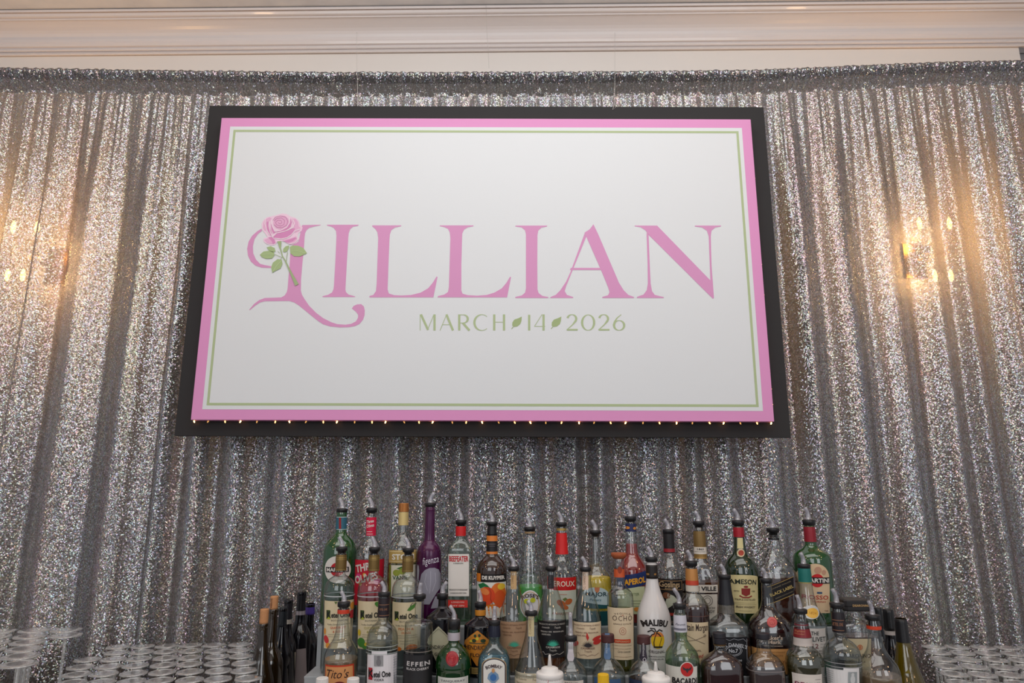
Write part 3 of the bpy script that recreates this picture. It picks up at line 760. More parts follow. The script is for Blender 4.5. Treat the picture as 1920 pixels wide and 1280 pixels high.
# ---------------- top step
b = Bottle('vermouth_bottle', 'green vermouth bottle with round white label, far left of top step', 641.5, 953, Y1, Z1_,
           [(953, 7), (960, 9.3), (966, 9.6), (993, 9.6), (1002, 12), (1012, 22), (1022, 28), (1034, 30), (1048, 30.3)], G_GREEN, group=G1)
b.fill(1040, thin('green_vermouth', (30, 105, 35), (8, 40, 14), 0.5)); b.pour(10.4, 7, 3)
b.band(969, 992, (44, 100, 120)); b.L = b.root.children[-1]
b.ink((150, 30, 34), RC(636, 640, 970, 991, 2)); b.ink((190, 205, 205), RC(631, 651, 968.6, 969.8), RC(631, 651, 991.6, 992.6))
b.lab(disc(632, 1067, 24, 25), WHT); b.ink((188, 30, 40), EL(633, 1067, 12.5, 13), name='emblem', eps=0.0012)
b.ink(INK, RC(611, 653, 1062.3, 1072), name='name_bar', eps=0.0016); b.ink(WHT, T('MARTINI', 632, 1070.6, 38, 6.8, 0.03), eps=0.0021)

b = Bottle('vodka_bottle', 'clear flavoured vodka bottle with bright pink-red label on the top step', 697, 952, Y1, Z1_,
           [(952, 7), (962, 7.5), (966, 9.6), (1004, 10), (1012, 13), (1022, 20), (1030, 25), (1040, 27.5), (1052, 28)], GLASS, group=G1)
b.fill(1140, L_CLEAR); b.pour(10.4, 8, 6); b.lab(rect(686.5, 706, 969.5, 1004), (206, 24, 66), 'neck_label')
b.ink(WHT, T('Three', 695, 980, 13, 6, .02, .2, 0, 12), T('Olives', 695, 988, 14, 6, .02, .2, 0, 12), RC(688, 698, 996, 996.8), RC(688, 699, 1000.5, 1001.2))
b.lab(rect(664, 718, 1049, 1134), (200, 22, 48)); b.ink(WHT, T('THREE', 690, 1068, 44, 14, .03, .15, 0, 14), T('OLIVES', 688, 1090, 44, 15, .03, .15, 0, 12))
b.ink((225, 170, 60), EL(684, 1077, 3, 4), EL(703, 1066, 2.4, 3), EL(676, 1094, 3, 3.4), name='fruit_print'); b.ink((214, 60, 130), EL(672, 1080, 5, 6), EL(706, 1090, 5, 7), name='fruit_print', eps=.0011)

b = Bottle('vodka_bottle', 'vanilla vodka bottle with copper screw cap and gold label band', 757.5, 943, Y1, Z1_,
           [(944, 8.5), (985, 9.3), (992, 9.8), (1002, 12), (1012, 19), (1022, 25), (1032, 27), (1050, 27.2)], GLASS, group=G1)
b.fill(1056, L_STRAW); b.cap(943, 959, 9.2, 9.6, (176, 112, 58), 'screw_cap', 0.35, 0.6, True); b.band(959.5, 984, (214, 190, 128), grow=.0006, metal=.25)
b.lab(rect(728, 780, 1031, 1055), (190, 160, 92), 'shoulder_label'); b.ink((232, 214, 168), RC(729, 780, 1033, 1034), RC(729, 780, 1051.5, 1052.5))
b.ink((240, 236, 224), T('STOLI', 755, 1049, 40, 11, .03))
b.lab(rect(733, 778, 1059, 1118), (226, 222, 200)); b.ink((118, 128, 40), RC(729, 733, 1059, 1118, 2), RC(778, 781, 1059, 1118, 2), name='border')
b.ink((150, 160, 60), EL(744, 1073, 7, 6), EL(755, 1070, 7, 6), name='fruit_print'); b.ink((60, 110, 40), PG((744, 1065), (754, 1061), (764, 1064), (756, 1068)), name='leaf_print')
b.ink((34, 74, 50), T('VANIL', 751, 1086, 30, 7.5, .02))

b = Bottle('liqueur_bottle', 'glossy purple liqueur bottle with silver fig print on the top step', 807, 942.5, Y1, Z1_,
           [(944, 8), (952, 8.6), (955, 9.2), (958, 9.0), (980, 9.4), (1010, 10.2), (1015, 12), (1022, 18), (1031, 22), (1046, 23.2), (1075, 23.6)], pbr('purple_lacquered_glass', (70, 6, 62), 0.25, 0.2, 0.5, 0.05, 30, 0, 0.2), group=G1)
b.pour(10.2, 7, 3, 18, 1)
b.L = b.body; b.ink((214, 206, 220), T('figenza', 808, 1056, 30, 13, 0.0, .35, 0, 10), name='lettering')
fig = (150, 148, 162)
b.ink(fig, ROWS([(1064, 806, 815), (1068, 797, 822), (1076, 790, 824.5), (1090, 787, 825), (1104, 788, 824), (1112, 789, 818), (1122, 791, 812), (1132, 794, 806)]), ROWS([(1060, 781.5, 785), (1070, 781, 786), (1084, 781, 785), (1100, 781, 783)]), ROWS([(1118, 816, 824), (1128, 812, 824), (1140, 808, 822)]), name='fig_print')
b.ink((196, 194, 206), ST_([(800, 1074), (797, 1090), (802, 1106)], .7), ST_([(808, 1070), (808, 1090), (806, 1112)], .7), ST_([(816, 1073), (817, 1090), (811, 1108)], .7), name='fig_print', eps=.0017)

b = Bottle('gin_bottle', 'square clear gin bottle with red cap ring and tall white label', 864.4, 974.6, Y1, Z1_,
           [(975, 6), (984, 6.5), (986, 9), (1004, 9.2), (1010, 10), (1015, 15), (1024, 21.5), (1028, 23), (1036, 23)], thin('pale_green_tinted_glass', (214, 228, 216), (120, 136, 124), .04), sq=(5, 0.8), group=G1)
b.fill(1138, L_PALEGR); b.pour(10.6, 7.5, 4); b.band(986, 1004, (206, 24, 26), grow=.0007)
b.lab(rect(840.5, 879.5, 1038, 1117), WHT); b.ink((190, 28, 38), T('BEEFEATER', 860.5, 1052, 36, 10.5, .03), eps=.001); b.ink(INK, T('LONDON', 859.5, 1056.4, 18, 2.4, .01), T('PRODUCT OF ENGLAND', 859.5, 1106, 34, 2.2), T('LONDON DRY GIN', 859.5, 1112, 30, 2.4))
b.ink((190, 184, 176), RC(841, 879, 1103, 1103.5), RC(841, 879, 1116, 1116.6)) 
b.lab(rect(840, 877, 1124, 1138), (206, 52, 44), 'lower_label'); b.ink((236, 200, 190), T('LONDON', 858.5, 1129.5, 24, 3), T('DRY GIN', 858.5, 1136, 24, 3))

b = Bottle('schnapps_bottle', 'brown schnapps bottle with peaches on the label and orange neck bands', 922.7, 978, Y1, Z1_,
           [(979, 7), (986, 7.8), (1003, 9.5), (1036, 10.2), (1041, 11.5), (1047, 18), (1054, 24.5), (1062, 27.8), (1072, 28.5)], G_BROWN, group=G1)
b.fill(1078, L_DARK); b.pour(10.3, 6.5, 3)
b.cap(984.5, 1003, 8, 9.8, (18, 17, 20), 'cap'); b.band(1003.5, 1013.5, (222, 128, 50), grow=.001); b.band(1014, 1033, (26, 22, 26)); b.L = b.root.children[-1]; b.ink((120, 112, 116), RC(915, 929, 1019, 1020), RC(917, 928, 1023, 1023.8)); b.band(1033, 1037.5, (222, 128, 50), grow=.001)
b.lab(rect(893.2, 948.5, 1076, 1091), (26, 22, 24), 'name_label'); b.ink((222, 126, 40), RC(893.2, 901, 1075, 1090.5), name='border'); b.ink(WHT, T('DE KUYPER', 925, 1086, 43, 7.2, .05))
b.lab(rect(893.5, 948.5, 1091, 1172), (224, 222, 214)); b.ink((224, 124, 26), RC(893.5, 948.5, 1132, 1172), name='border', eps=.0011)
pk = EL(913, 1116, 15.5, 17); b.ink((226, 116, 44), EL(934, 1112, 14.5, 20, 24), name='fruit_print', eps=.0014); b.ink((214, 84, 32), EL(937, 1122, 11, 16), name='fruit_print', eps=.0016)
b.ink((216, 70, 28), pk, name='fruit_print', eps=.0018); b.ink((228, 130, 66), EL(909, 1108, 9, 6, 16, .4), name='fruit_print', eps=.0021); b.ink((234, 196, 60), EL(940, 1099, 7, 6), name='fruit_print', eps=.0021)
b.ink((150, 44, 20), ST_([(917, 1101), (921, 1110), (920, 1122), (924, 1132)], 1), name='fruit_print', eps=.0023); b.ink((24, 110, 60), PG((896, 1096), (906, 1091.5), (914, 1096), (918, 1100), (908, 1099), (900, 1103)), name='leaf_print', eps=.0023)
b.ink((238, 220, 196), T('PEACHTREE', 921, 1146, 46, 6.5, .02)); b.ink((238, 220, 196), T('SCHNAPPS', 921, 1154, 34, 4, .01))

b = Bottle('cordial_bottle', 'tapered clear bottle of bright green lime cordial on the top step', 993.2, 987.5, Y1, Z1_,
           [(989, 7), (997, 9.2), (1000, 9.2), (1004, 10.5), (1020, 12.5), (1040, 15.5), (1060, 18.5), (1080, 21.5), (1096, 23.8), (1110, 24.6), (1140, 24.6)], GLASS, group=G1, sq=(2.4, 1))
b.fill(1097, L_LIME); b.pour(10.7, 7.5, 6); b.band(996, 999.5, (150, 122, 84), 'neck_ring', grow=.001)
b.lab(disc(994, 1132, 19.5, 26.5), (226, 222, 224)); b.ink((60, 52, 50), T("ROSE'S", 994, 1119, 31, 7.5, .03, 0, 1.1)); b.ink((196, 200, 40), EL(987, 1126, 5, 4.5), EL(999, 1124, 5, 4.5), name='fruit_print'); b.ink((70, 120, 40), EL(992, 1130, 4, 3.4), name='fruit_print'); b.ink((200, 160, 70), RG(994, 1132, 17, 24, 1), name='border')

b = Bottle('liqueur_bottle', 'clear almond liqueur bottle with tall red neck capsule and red label', 1052.5, 979, Y1, Z1_,
           [(980, 7), (988, 8), (996, 9.2), (1037, 11.5), (1042, 13), (1050, 17), (1060, 21), (1070, 25.5), (1082, 28), (1100, 28.4)], GLASS, group=G1)
b.fill(1078, L_CLEAR); b.pour(10.6, 7, 4); b.band(989.5, 994, (160, 134, 74), 'neck_ring', grow=.0012, metal=.5); b.band(998.5, 1038, (212, 24, 24), 'capsule', grow=.001)
b.lab(rect(1026, 1081, 1082, 1106), (198, 18, 22), 'name_label'); b.ink((234, 214, 196), T('LEROUX', 1055, 1099, 46, 10.5, .02))
b.lab(rect(1027, 1081, 1106, 1160), (196, 198, 182)); b.ink((190, 96, 70), RC(1048, 1063, 1113, 1113.8)); b.ink((182, 96, 44), EL(1052, 1130, 9, 5.6, 16, .5), EL(1066, 1127, 7.5, 5.2, 16, -.5), EL(1058, 1137, 8, 4.5, 16, .3), name='almond_print'); b.ink((96, 112, 52), PG((1054, 1122), (1060, 1119), (1064, 1122), (1058, 1126)), name='leaf_print')
b.ink((150, 84, 60), T('AMARETTO', 1054, 1152, 38, 5, .01))

b = Bottle('mixer_bottle', 'clear bottle of yellow mixer with pale blue rounded label', 1116, 994, Y1, Z1_,
           [(995, 6.5), (1004, 7), (1007, 8.8), (1014, 9.4), (1030, 10.3), (1054, 12.5), (1062, 15), (1072, 22), (1082, 27), (1096, 28.4)], GLASS, group=G1)
b.fill(1081, L_YEL); b.pour(10.8, 6.5, 9); b.band(1139, 1170, L_TEAL, 'lower_wrap')
b.lab(arch(1093, 1142, 1100, 1140, 16), (186, 204, 208)); b.ink((24, 62, 70), T('MAJOR', 1118, 1119.5, 40, 10.5, .02)); b.ink((60, 110, 130), T('Peters', 1116, 1126, 22, 5, .01, .3)); b.ink((196, 124, 84), PG((1114, 1100), (1124, 1100), (1123, 1107), (1119, 1111), (1115, 1107)), name='emblem')
b.ink((20, 78, 84), ROWS([(1129, 1094, 1095), (1134, 1094, 1141.5), (1140, 1093, 1142)]), name='border'); b.ink((206, 180, 70), T('SWEET & SOUR', 1119, 1145, 40, 3.2, .01), eps=.0022)

b = Bottle('aperitif_bottle', 'bottle of deep red aperitif with a slanted blue label', 1182, 968, Y1, Z1_,
           [(969, 7), (977, 8), (980, 9.3), (996, 9.8), (1010, 10.5), (1034, 12.3), (1040, 14), (1046, 18), (1056, 24), (1066, 28.2), (1080, 29.3)], GLASS, group=G1)
b.fill(1019, L_RED, inset=.0016); b.pour(10.8, 8, 4); b.band(981, 996, (26, 34, 84)); b.L = b.root.children[-1]; b.ink((214, 140, 56), EL(1176, 989, 4.5, 2.6), EL(1190, 990, 3, 2.6), name='emblem')
b.lab(ROWS([(1070, 1211.0, 1211.6), (1074, 1194, 1211.8), (1078, 1172, 1212), (1082, 1155, 1212), (1092, 1155, 1212), (1095, 1155, 1212), (1099, 1155, 1196), (1103, 1155, 1174)]), (26, 48, 104), 'name_label')
b.ink((236, 168, 40), T('APEROL', 1191, 1094.5, 41, 11.5, .04, .15, 0, 9))
b.lab(ROWS([(1099, 1196, 1209), (1103, 1174, 1209), (1112, 1157, 1208.5), (1150, 1160, 1207)]), (200, 208, 168), 'label'); b.ink((110, 130, 90), T('BITTER', 1189, 1116, 18, 5, 0, 0, 0, 6), RC(1183, 1202, 1125, 1125.8), RC(1183, 1200, 1130, 1130.8), RC(1186, 1200, 1135, 1135.8)); b.ink((214, 140, 56), EL(1193, 1141, 5.5, 4), name='emblem')

b = Bottle('rum_bottle', 'dark rum bottle with black label and tan lettering on the top step', 1253, 992, Y1, Z1_,
           [(994, 8), (1000, 9.6), (1036, 9.8), (1040, 10.5), (1047, 13), (1056, 18), (1066, 22.5), (1078, 24.5), (1090, 25)], GLASS, group=G1)
b.fill(1086, L_DARK); b.pour(10.8, 8, 2); b.band(1000, 1036, (24, 20, 22), 'capsule', grow=.0008); b.band(1027.5, 1034, (150, 32, 40), 'neck_ring', grow=.0014); b.lab(rect(1231.5, 1280.5, 1085, 1195), (26, 22, 22)); 
b.ink((176, 140, 98), RC(1233, 1279, 1088, 1088.9), RC(1233, 1279, 1104.6, 1105.5), RC(1233, 1233.8, 1088, 1105, 1), RC(1278, 1278.8, 1088, 1105, 1), name='border'); b.ink((196, 168, 128), T('Goslings', 1256, 1100, 36, 10.5, .015), T('BLACK SEAL', 1256, 1103.6, 18, 2))
b.ink((120, 76, 52), EL(1250, 1116, 7, 6, 14, .4), name='seal_print'); b.ink((186, 190, 170), PG((1252, 1112), (1262, 1116), (1270, 1124), (1262, 1132), (1252, 1140), (1248, 1128)), name='seal_print'); b.ink((170, 52, 40), RC(1252, 1266, 1148, 1153), name='border'); b.ink((150, 130, 120), T('RUM', 1257, 1168, 22, 5))

b = Bottle('brandy_bottle', 'broad clear brandy bottle with gold neck and white label on the top step', 1309.7, 977, Y1, Z1_,
           [(979, 6.5), (988, 7), (994, 10.4), (1044, 11.4), (1048, 14), (1056, 22), (1066, 28), (1078, 32), (1092, 33.2)], GLASS, group=G1, sq=(3, .8))
b.fill(1088, L_AMBER); b.pour(10.8, 7, 9); b.band(995, 1024.5, (134, 106, 60), 'foil_sleeve', .4, .35); b.band(1037, 1046, (150, 118, 64), 'foil_sleeve', .4, .35); b.band(1024.5, 1037.5, (226, 218, 206), grow=.0012); b.L = b.root.children[-1]; b.ink((80, 70, 66), T('1865', 1313, 1031, 12, 4, .02), RC(1303, 1322, 1033.5, 1034.1))
b.lab(rect(1281, 1345, 1095.5, 1110), (222, 214, 202), 'name_label'); b.ink(INK, T('DE VILLE', 1319, 1106.5, 46, 8, .03), RC(1281, 1345, 1111, 1111.8))
b.lab(rect(1281, 1344, 1113, 1160), (214, 208, 196)); b.ink((120, 112, 106), RG(1325, 1125, 10, 10, 1.2), RG(1325, 1125, 6, 6, 1)); b.ink((70, 64, 60), T('FRENCH', 1326, 1140.5, 26, 4), T('BRANDY', 1326, 1148, 26, 5.5, .02))

b = Bottle('whiskey_bottle', 'dark green whiskey bottle with red capsule and large cream label', 1383.5, 975, Y1, Z1_,
           [(977, 7), (985, 8), (988, 9.4), (1006, 9.6), (1016, 10.2), (1032, 12), (1040, 15), (1047, 22), (1056, 27.5), (1068, 30.2), (1080, 30.8)], G_DKGREEN, group=G1)
b.fill(1060, L_DARK); b.pour(11.2, 9, 3, 20); b.band(988, 1006, (168, 24, 40), 'capsule', .35, .2); b.lab(ROWS([(1008, 1382.5, 1392), (1028, 1382.5, 1393.5)]), (214, 202, 148), 'neck_label'); b.lab(disc(1389, 1036, 7, 7.5), (206, 186, 150), 'neck_seal'); b.ink((160, 60, 40), EL(1389, 1036, 5, 5.2), name='emblem')
b.lab(arch(1363, 1422, 1077, 1149, 5), (216, 202, 150)); b.ink((36, 44, 34), T('JAMESON', 1392, 1097, 50, 12, .02, 0, .28)); b.ink((140, 44, 40), PG((1389, 1102), (1405, 1102), (1404.5, 1113), (1397, 1117), (1389.5, 1113)), ST_([(1386, 1116), (1392, 1119), (1402, 1119), (1408, 1116)], 2.4), EL(1397, 1099, 4, 2), name='emblem')
b.ink((90, 76, 60), T('ESTD', 1381.5, 1109, 8, 2.6), T('1780', 1411, 1109, 7, 2.6), T('TRIPLE DISTILLED', 1397, 1125, 37, 3.4, .01), RC(1377, 1415, 1129, 1129.4), T('IRISH WHISKEY', 1398, 1139, 34, 3.8, .02), RC(1377, 1417, 1132, 1132.4), RC(1385, 1408, 1144, 1144.4))

b = Bottle('whisky_bottle', 'square-shouldered whisky bottle with slanting black and gold label', 1449, 989.5, Y1, Z1_,
           [(991, 6.5), (1000, 7), (1008, 9), (1012, 9.3), (1022, 11), (1034, 15), (1046, 21), (1056, 26.5), (1066, 30.5), (1078, 33.2), (1092, 33.8)], GLASS, group=G1, sq=(3.6, .85))
b.fill(1079, thin('red_brown_whisky', (96, 42, 28), (40, 14, 10), 0.55)); b.pour(11.3, 7.5, 9); b.band(1008, 1011.5, (20, 18, 22), 'neck_ring', grow=.001)
b.lab(PG((1436, 1100), (1440, 1098), (1460, 1090), (1486.5, 1079.5), (1487, 1111), (1470, 1119), (1449, 1128), (1437, 1133)), (24, 20, 24)); 
b.ink((190, 160, 96), ST_([(1438, 1133), (1462, 1123), (1487, 1112.5)], 1.1), ST_([(1438, 1100), (1462, 1090), (1486, 1080)], .9), name='border'); b.ink((206, 180, 110), T('BLACK LABEL', 1465, 1109, 46, 6, .02, 0, 0, 23), eps=.0016); b.ink((150, 136, 110), T('JOHNNIE WALKER', 1463, 1098, 40, 3.2, 0, 0, 0, 23), T('BLENDED SCOTCH WHISKY', 1469, 1115, 36, 2.2, 0, 0, 0, 23), eps=.0016)

b = Bottle('vermouth_bottle', 'green vermouth bottle with arched cream label, far right of top step', 1516, 974, Y1, Z1_,
           [(976, 7), (984, 8.6), (988, 9.8), (1014, 10.3), (1022, 11), (1027, 15), (1033, 25), (1040, 31.5), (1052, 33.8), (1066, 34)], G_GREEN, group=G1)
b.fill(1062, pbr('dark_vermouth', (20, 26, 18), .2)); b.pour(11.4, 10, 3, 22, -.6); b.band(987, 1015, (146, 30, 44), 'capsule', .4, .2)
b.lab(arch(1500, 1554.5, 1056, 1148, 28), (216, 188, 152)); b.ink((190, 146, 120), EL(1531.5, 1068, 6.5, 6.5), EL(1542.5, 1072, 4.5, 4.5), EL(1514, 1073, 4.5, 4.5), name='medal_print'); b.ink((196, 30, 36), EL(1530.5, 1087.5, 11.5, 12.5), name='emblem')
b.ink(INK, RC(1505.5, 1554.5, 1081.5, 1093), name='name_bar', eps=.0018); b.ink(WHT, T('MARTINI', 1531, 1091.3, 44, 8, .03), eps=.0023); b.ink((40, 74, 110), RC(1530, 1539, 1108.5, 1112), name='emblem'); b.ink((176, 66, 50), T('ROSSO', 1530, 1123, 42, 8, .02), T('TORINO', 1534, 1128.5, 24, 3)); b.ink((150, 110, 90), T('EL', 1520, 1137, 3, 2), T('750ML', 1547, 1145, 8, 2.4))

# ---------------- second step
def ketel_flavour(px, yt, lab, ink, extra, dx):
    b = Bottle('vodka_bottle', lab, px, yt, Y2, Z2_, [(yt + 1, 6.5), (yt + 10, 7), (yt + 13, 9.2), (yt + 44, 9.9), (yt + 47, 8.6), (yt + 52, 10), (yt + 55, 14), (yt + 60, 21), (yt + 67, 25.5), (yt + 77, 27.6), (yt + 92, 28)], GLASS, group=G2)
    b.fill(yt + 94, L_CLEAR); b.pour(10.8, 7, 6); b.band(yt + 14, yt + 44, (128, 102, 56), 'foil_sleeve', .38, .55); 
    for k in (19, 22, 41): b.band(yt + k, yt + k + 1.2, (176, 148, 88), 'foil_ring', .3, .7, .0014)
    b.band(yt + 88, yt + 90, (196, 198, 200), 'glass_ridge', .2, 0, .0008)
    c = px - dx; b.lab(rect(c - 27.2, c + 27.2, yt + 101, yt + 190), (222, 206, 170))
    k0 = c - 22
    b.ink((66, 84, 40), RC(k0, k0 + 8, yt + 118, yt + 135, 3), name='letter_block'); b.ink((176, 184, 60), PG((k0, yt + 135), (k0 + 8, yt + 128), (k0 + 8, yt + 135)), name='letter_block', eps=.0015)
    b.ink((24, 26, 24), T('K', k0 + 5.5, yt + 132, 9, 12, .03), T('etel One', k0 + 26.5, yt + 132, 32.5, 10.5, .03), eps=.0018)
    b.ink((110, 104, 92), T('BOTANICAL', c + 3, yt + 138.5, 30, 3, .01), T('Vodka Distilled with Real', c, yt + 146, 40, 3, 0), RC(c - 18, c + 20, yt + 163, yt + 163.6), RC(c - 18, c + 20, yt + 167, yt + 167.6), RC(c - 12, c + 14, yt + 173, yt + 173.6), RC(c - 10, c + 12, yt + 178, yt + 178.6))
    b.ink(ink, T(extra[0], c, yt + 153, 28, 4.6, .01), T(extra[1], c, yt + 160, 18, 4.4, .01))
    return b, c, yt
b, c, yt = ketel_flavour(641, 1025, 'grapefruit vodka bottle with gold neck and red fruit print, far left of second step', (206, 104, 70), ('GRAPEFRUIT', '& ROSE'), 7)
b.ink((200, 56, 60), EL(c - 22, yt + 173, 5, 8, 14, -.3), EL(c + 23, yt + 128, 4, 8), name='fruit_print'); b.ink((226, 150, 60), EL(c - 18, yt + 184, 5, 5), EL(c - 25, yt + 158, 2.2, 6), EL(c + 24, yt + 112, 3, 7), name='fruit_print', eps=.0017); b.ink((90, 110, 50), PG((c - 6, yt + 102), (c, yt + 102), (c - 3, yt + 107)), name='leaf_print')
b, c, yt = ketel_flavour(702.5, 1025.5, 'cucumber vodka bottle with gold neck and green leaf print on the label', (160, 150, 60), ('CUCUMBER', '& MINT'), 5)
b.ink((70, 130, 50), EL(c + 14, yt + 108, 9, 5, 14, .5), EL(c + 20, yt + 114, 5, 8, 14, .2), EL(c - 20, yt + 178, 8, 9), EL(c - 12, yt + 186, 6, 4), name='leaf_print'); b.ink((214, 186, 50), EL(c - 9, yt + 181, 4.5, 3.5), EL(c - 24, yt + 160, 3, 6), name='flower_print', eps=.0018)
b, c, yt = ketel_flavour(765.7, 1027.4, 'peach vodka bottle with gold neck and orange blossom print on the label', (210, 120, 60), ('PEACH &', 'ORANGE'), 4)
b.ink((80, 130, 56), PG((c + 2, yt + 116), (c + 8, yt + 108), (c + 19, yt + 103), (c + 15, yt + 112), (c + 8, yt + 117)), name='leaf_print'); b.ink((30, 30, 28), ST_([(c + 8, yt + 108), (c + 12, yt + 102.5), (c + 18, yt + 103), (c + 14, yt + 105)], 1), name='leaf_print', eps=.0017); b.ink((222, 120, 40), EL(c + 10, yt + 186, 10, 6), EL(c - 14, yt + 188, 6, 4), name='fruit_print')

def apoth(px, yt, Y, lab, dcol, gold):
    b = Bottle('gin_bottle', lab, px, yt, Y, Z2_, [(yt + 1, 7), (yt + 9, 7.5), (yt + 13, 7.6) if not gold else (yt + 13, 9.2), (yt + 24, 7.6) if not gold else (yt + 24, 9.4), (yt + 27, 9), (yt + 33, 17), (yt + 39, 25), (yt + 42, 29), (yt + 46, 30), (yt + 60, 30.2)], G_BLACK, group=G2)
    b.pour(10.8, 10, 8, 20, 1 if not gold else -.5)
    return b
b = apoth(830, 1112, Y2, 'black apothecary gin bottle with pale diamond label on the second step', None, False)
b.band(1135, 1139, (70, 68, 72), 'neck_ring', .3, 0, .001)
b.lab(ROWS([(1173, 822, 823), (1185, 811, 835), (1197, 802, 844), (1206, 800, 846), (1214, 806, 840), (1226, 812, 834), (1238, 818, 828), (1246, 822, 823.5)]), (196, 192, 164)); b.ink(INK, T("HENDRICK'S", 822, 1215.5, 46, 7.5, .01), T('GIN', 822, 1228, 14, 6, .01)); b.ink((120, 118, 96), ST_([(823, 1177), (812, 1187), (803, 1198)], .8), ST_([(823, 1177), (834, 1187), (843, 1198)], .8), name='border')
b = apoth(901, 1128, Y2 - .03, 'black apothecary gin bottle with orange diamond label beside the blue bottle', None, True)
b.band(1142, 1152.5, (206, 134, 40), 'neck_ring', .4, .1, .001)
b.lab(ROWS([(1181, 894.5, 896), (1190, 883, 907), (1202, 871, 920), (1209, 869.5, 922), (1218, 875, 916), (1230, 882, 909), (1240, 889, 902), (1247, 894, 897)]), (208, 132, 42)); b.ink(INK, T("HENDRICK'S", 896, 1217, 49, 8.5, .01), T('FLORS', 896, 1230, 28, 6.5, .01)); b.ink((50, 66, 40), EL(889, 1200, 4, 3.4), EL(906, 1200, 5, 3.4), EL(891, 1191, 2.5, 3), EL(899, 1190, 2.5, 3), name='leaf_print'); b.ink((214, 196, 60), EL(895, 1196, 3, 3), EL(883, 1201, 2.4, 2), name='flower_print'); b.ink((60, 80, 60), RC(880, 910, 1204, 1205.6), name='border'); b.ink((190, 160, 100), ST_([(895, 1184), (883, 1193), (872, 1204)], .8), ST_([(895, 1184), (907, 1193), (918, 1204)], .8), name='border')
b.lab(rect(884, 908, 1250, 1262), (176, 146, 84), 'lower_label'); b.ink((90, 70, 40), RC(886, 906, 1254, 1254.8), RC(886, 906, 1258, 1258.8))

def casa(px, yt, Y, zb, lab, strip, lcol, icol, agave, liq, group, hw=27.6, k=1.0, dx=0, name='tequila_bottle', sname='paper_strip'):
    b = Bottle(name, lab, px, yt, Y, zb, [(yt + 1, 8.5), (yt + 8 * k, 8.6), (yt + 11 * k, 9.5), (yt + 32 * k, 10.6), (yt + 46 * k, 13.5), (yt + 60 * k, 18), (yt + 74 * k, 22.5), (yt + 88 * k, 26), (yt + 100 * k, hw), (yt + 112 * k, hw)], GLASS, group=group)
    b.fill(yt + 106 * k, liq); b.pour(10.9 * (1 if k == 1 else 1.12), 7.5, 3)
    b.lab(ROWS([(yt + 8, px - 5.5, px + 5.5), (yt + 24 * k, px - 5.5, px + 5.5), (yt + 42 * k, px - 5.5, px + 5.5)]), strip, sname); b.ink(tuple(min(255, v + 60) for v in strip) if sum(strip) < 300 else (130, 100, 70), T('CASAMIGOS', px, yt + 25 * k, 30, 4, 0, 0, 0, 90))
    c = px + dx; y = yt + 103 * k; b.lab(rect(c - hw + .6, c + hw - .6, y, y + 68 * k), lcol)
    b.ink(icol, T('PRODUCTO ARTESANAL DE MEXICO', c, y + 7, hw * 1.75, 3, 0), T('Contenido', c - hw * .45, y + 13, hw * .5, 3.4, 0, .3), T('Tequila', c + hw * .35, y + 13, hw * .42, 3.6, 0, .3), T('TEQUILA 100%', c - hw * .42, y + 21, hw * .75, 3.2), T('REGION JAL', c + hw * .42, y + 21, hw * .75, 3.2), T('AGAVE AZUL', c - hw * .42, y + 26, hw * .6, 3), T('CASAMIGOS', c + 1, y + 50 * k, hw * .95, 3.8, .02), T('Tequila', c + 1, y + 55.5 * k, hw * .5, 3.6, 0))
    b.ink(icol, ST_([(c - hw * .8, y + 60), (c - hw * .6, y + 57), (c - hw * .5, y + 62), (c - hw * .2, y + 60), (c, y + 63), (c + hw * .3, y + 60), (c + hw * .5, y + 62), (c + hw * .8, y + 58)], .8), name='signature')
    lv = []
    for a in range(-80, 81, 16):
        r_ = 13; x, yy = math.sin(R(a)) * r_, math.cos(R(a)) * r_ * .92; q = R(a + 90)
        lv.append(PG((c + 1 + 1.6 * math.sin(q), y + 45 * k - 1.6 * math.cos(q)), (c + 1 + x, y + 45 * k - yy), (c + 1 - 1.6 * math.sin(q), y + 45 * k + 1.6 * math.cos(q))))
    b.ink(agave, *lv, name='agave_print'); return b, c, y
b, c, y = casa(963, 1062, Y2, Z2_, 'tequila bottle with tan label and teal agave behind the cream-strip bottle', (196, 160, 112), (176, 142, 112), (124, 92, 70), (70, 170, 140), L_TAN, G2)
b, c, y = casa(1033, 1061, Y2, Z2_, 'tequila bottle with black label and teal agave on the second step', (26, 24, 28), (26, 24, 28), (206, 200, 192), (70, 190, 160), L_AMBER, G2, dx=2.6)
b, c, y = casa(1097.6, 1063, Y2, Z2_, 'clear tequila bottle with cream label and red lip prints on it', (216, 190, 170), (222, 202, 170), (120, 84, 74), (50, 46, 50), L_CLEAR, G2, dx=3.4)
b.ink((196, 52, 46), EL(c + 18, y + 30, 9, 3.6, 14, -.3), EL(c + 19, y + 37, 8.5, 4.6, 14, -.2), EL(c - 21, y + 41, 4, 6, 14, .5), PG((c - 1, y + 18), (c + 3, y + 28), (c, y + 34), (c - 3, y + 26)), name='lip_print', eps=.0017)

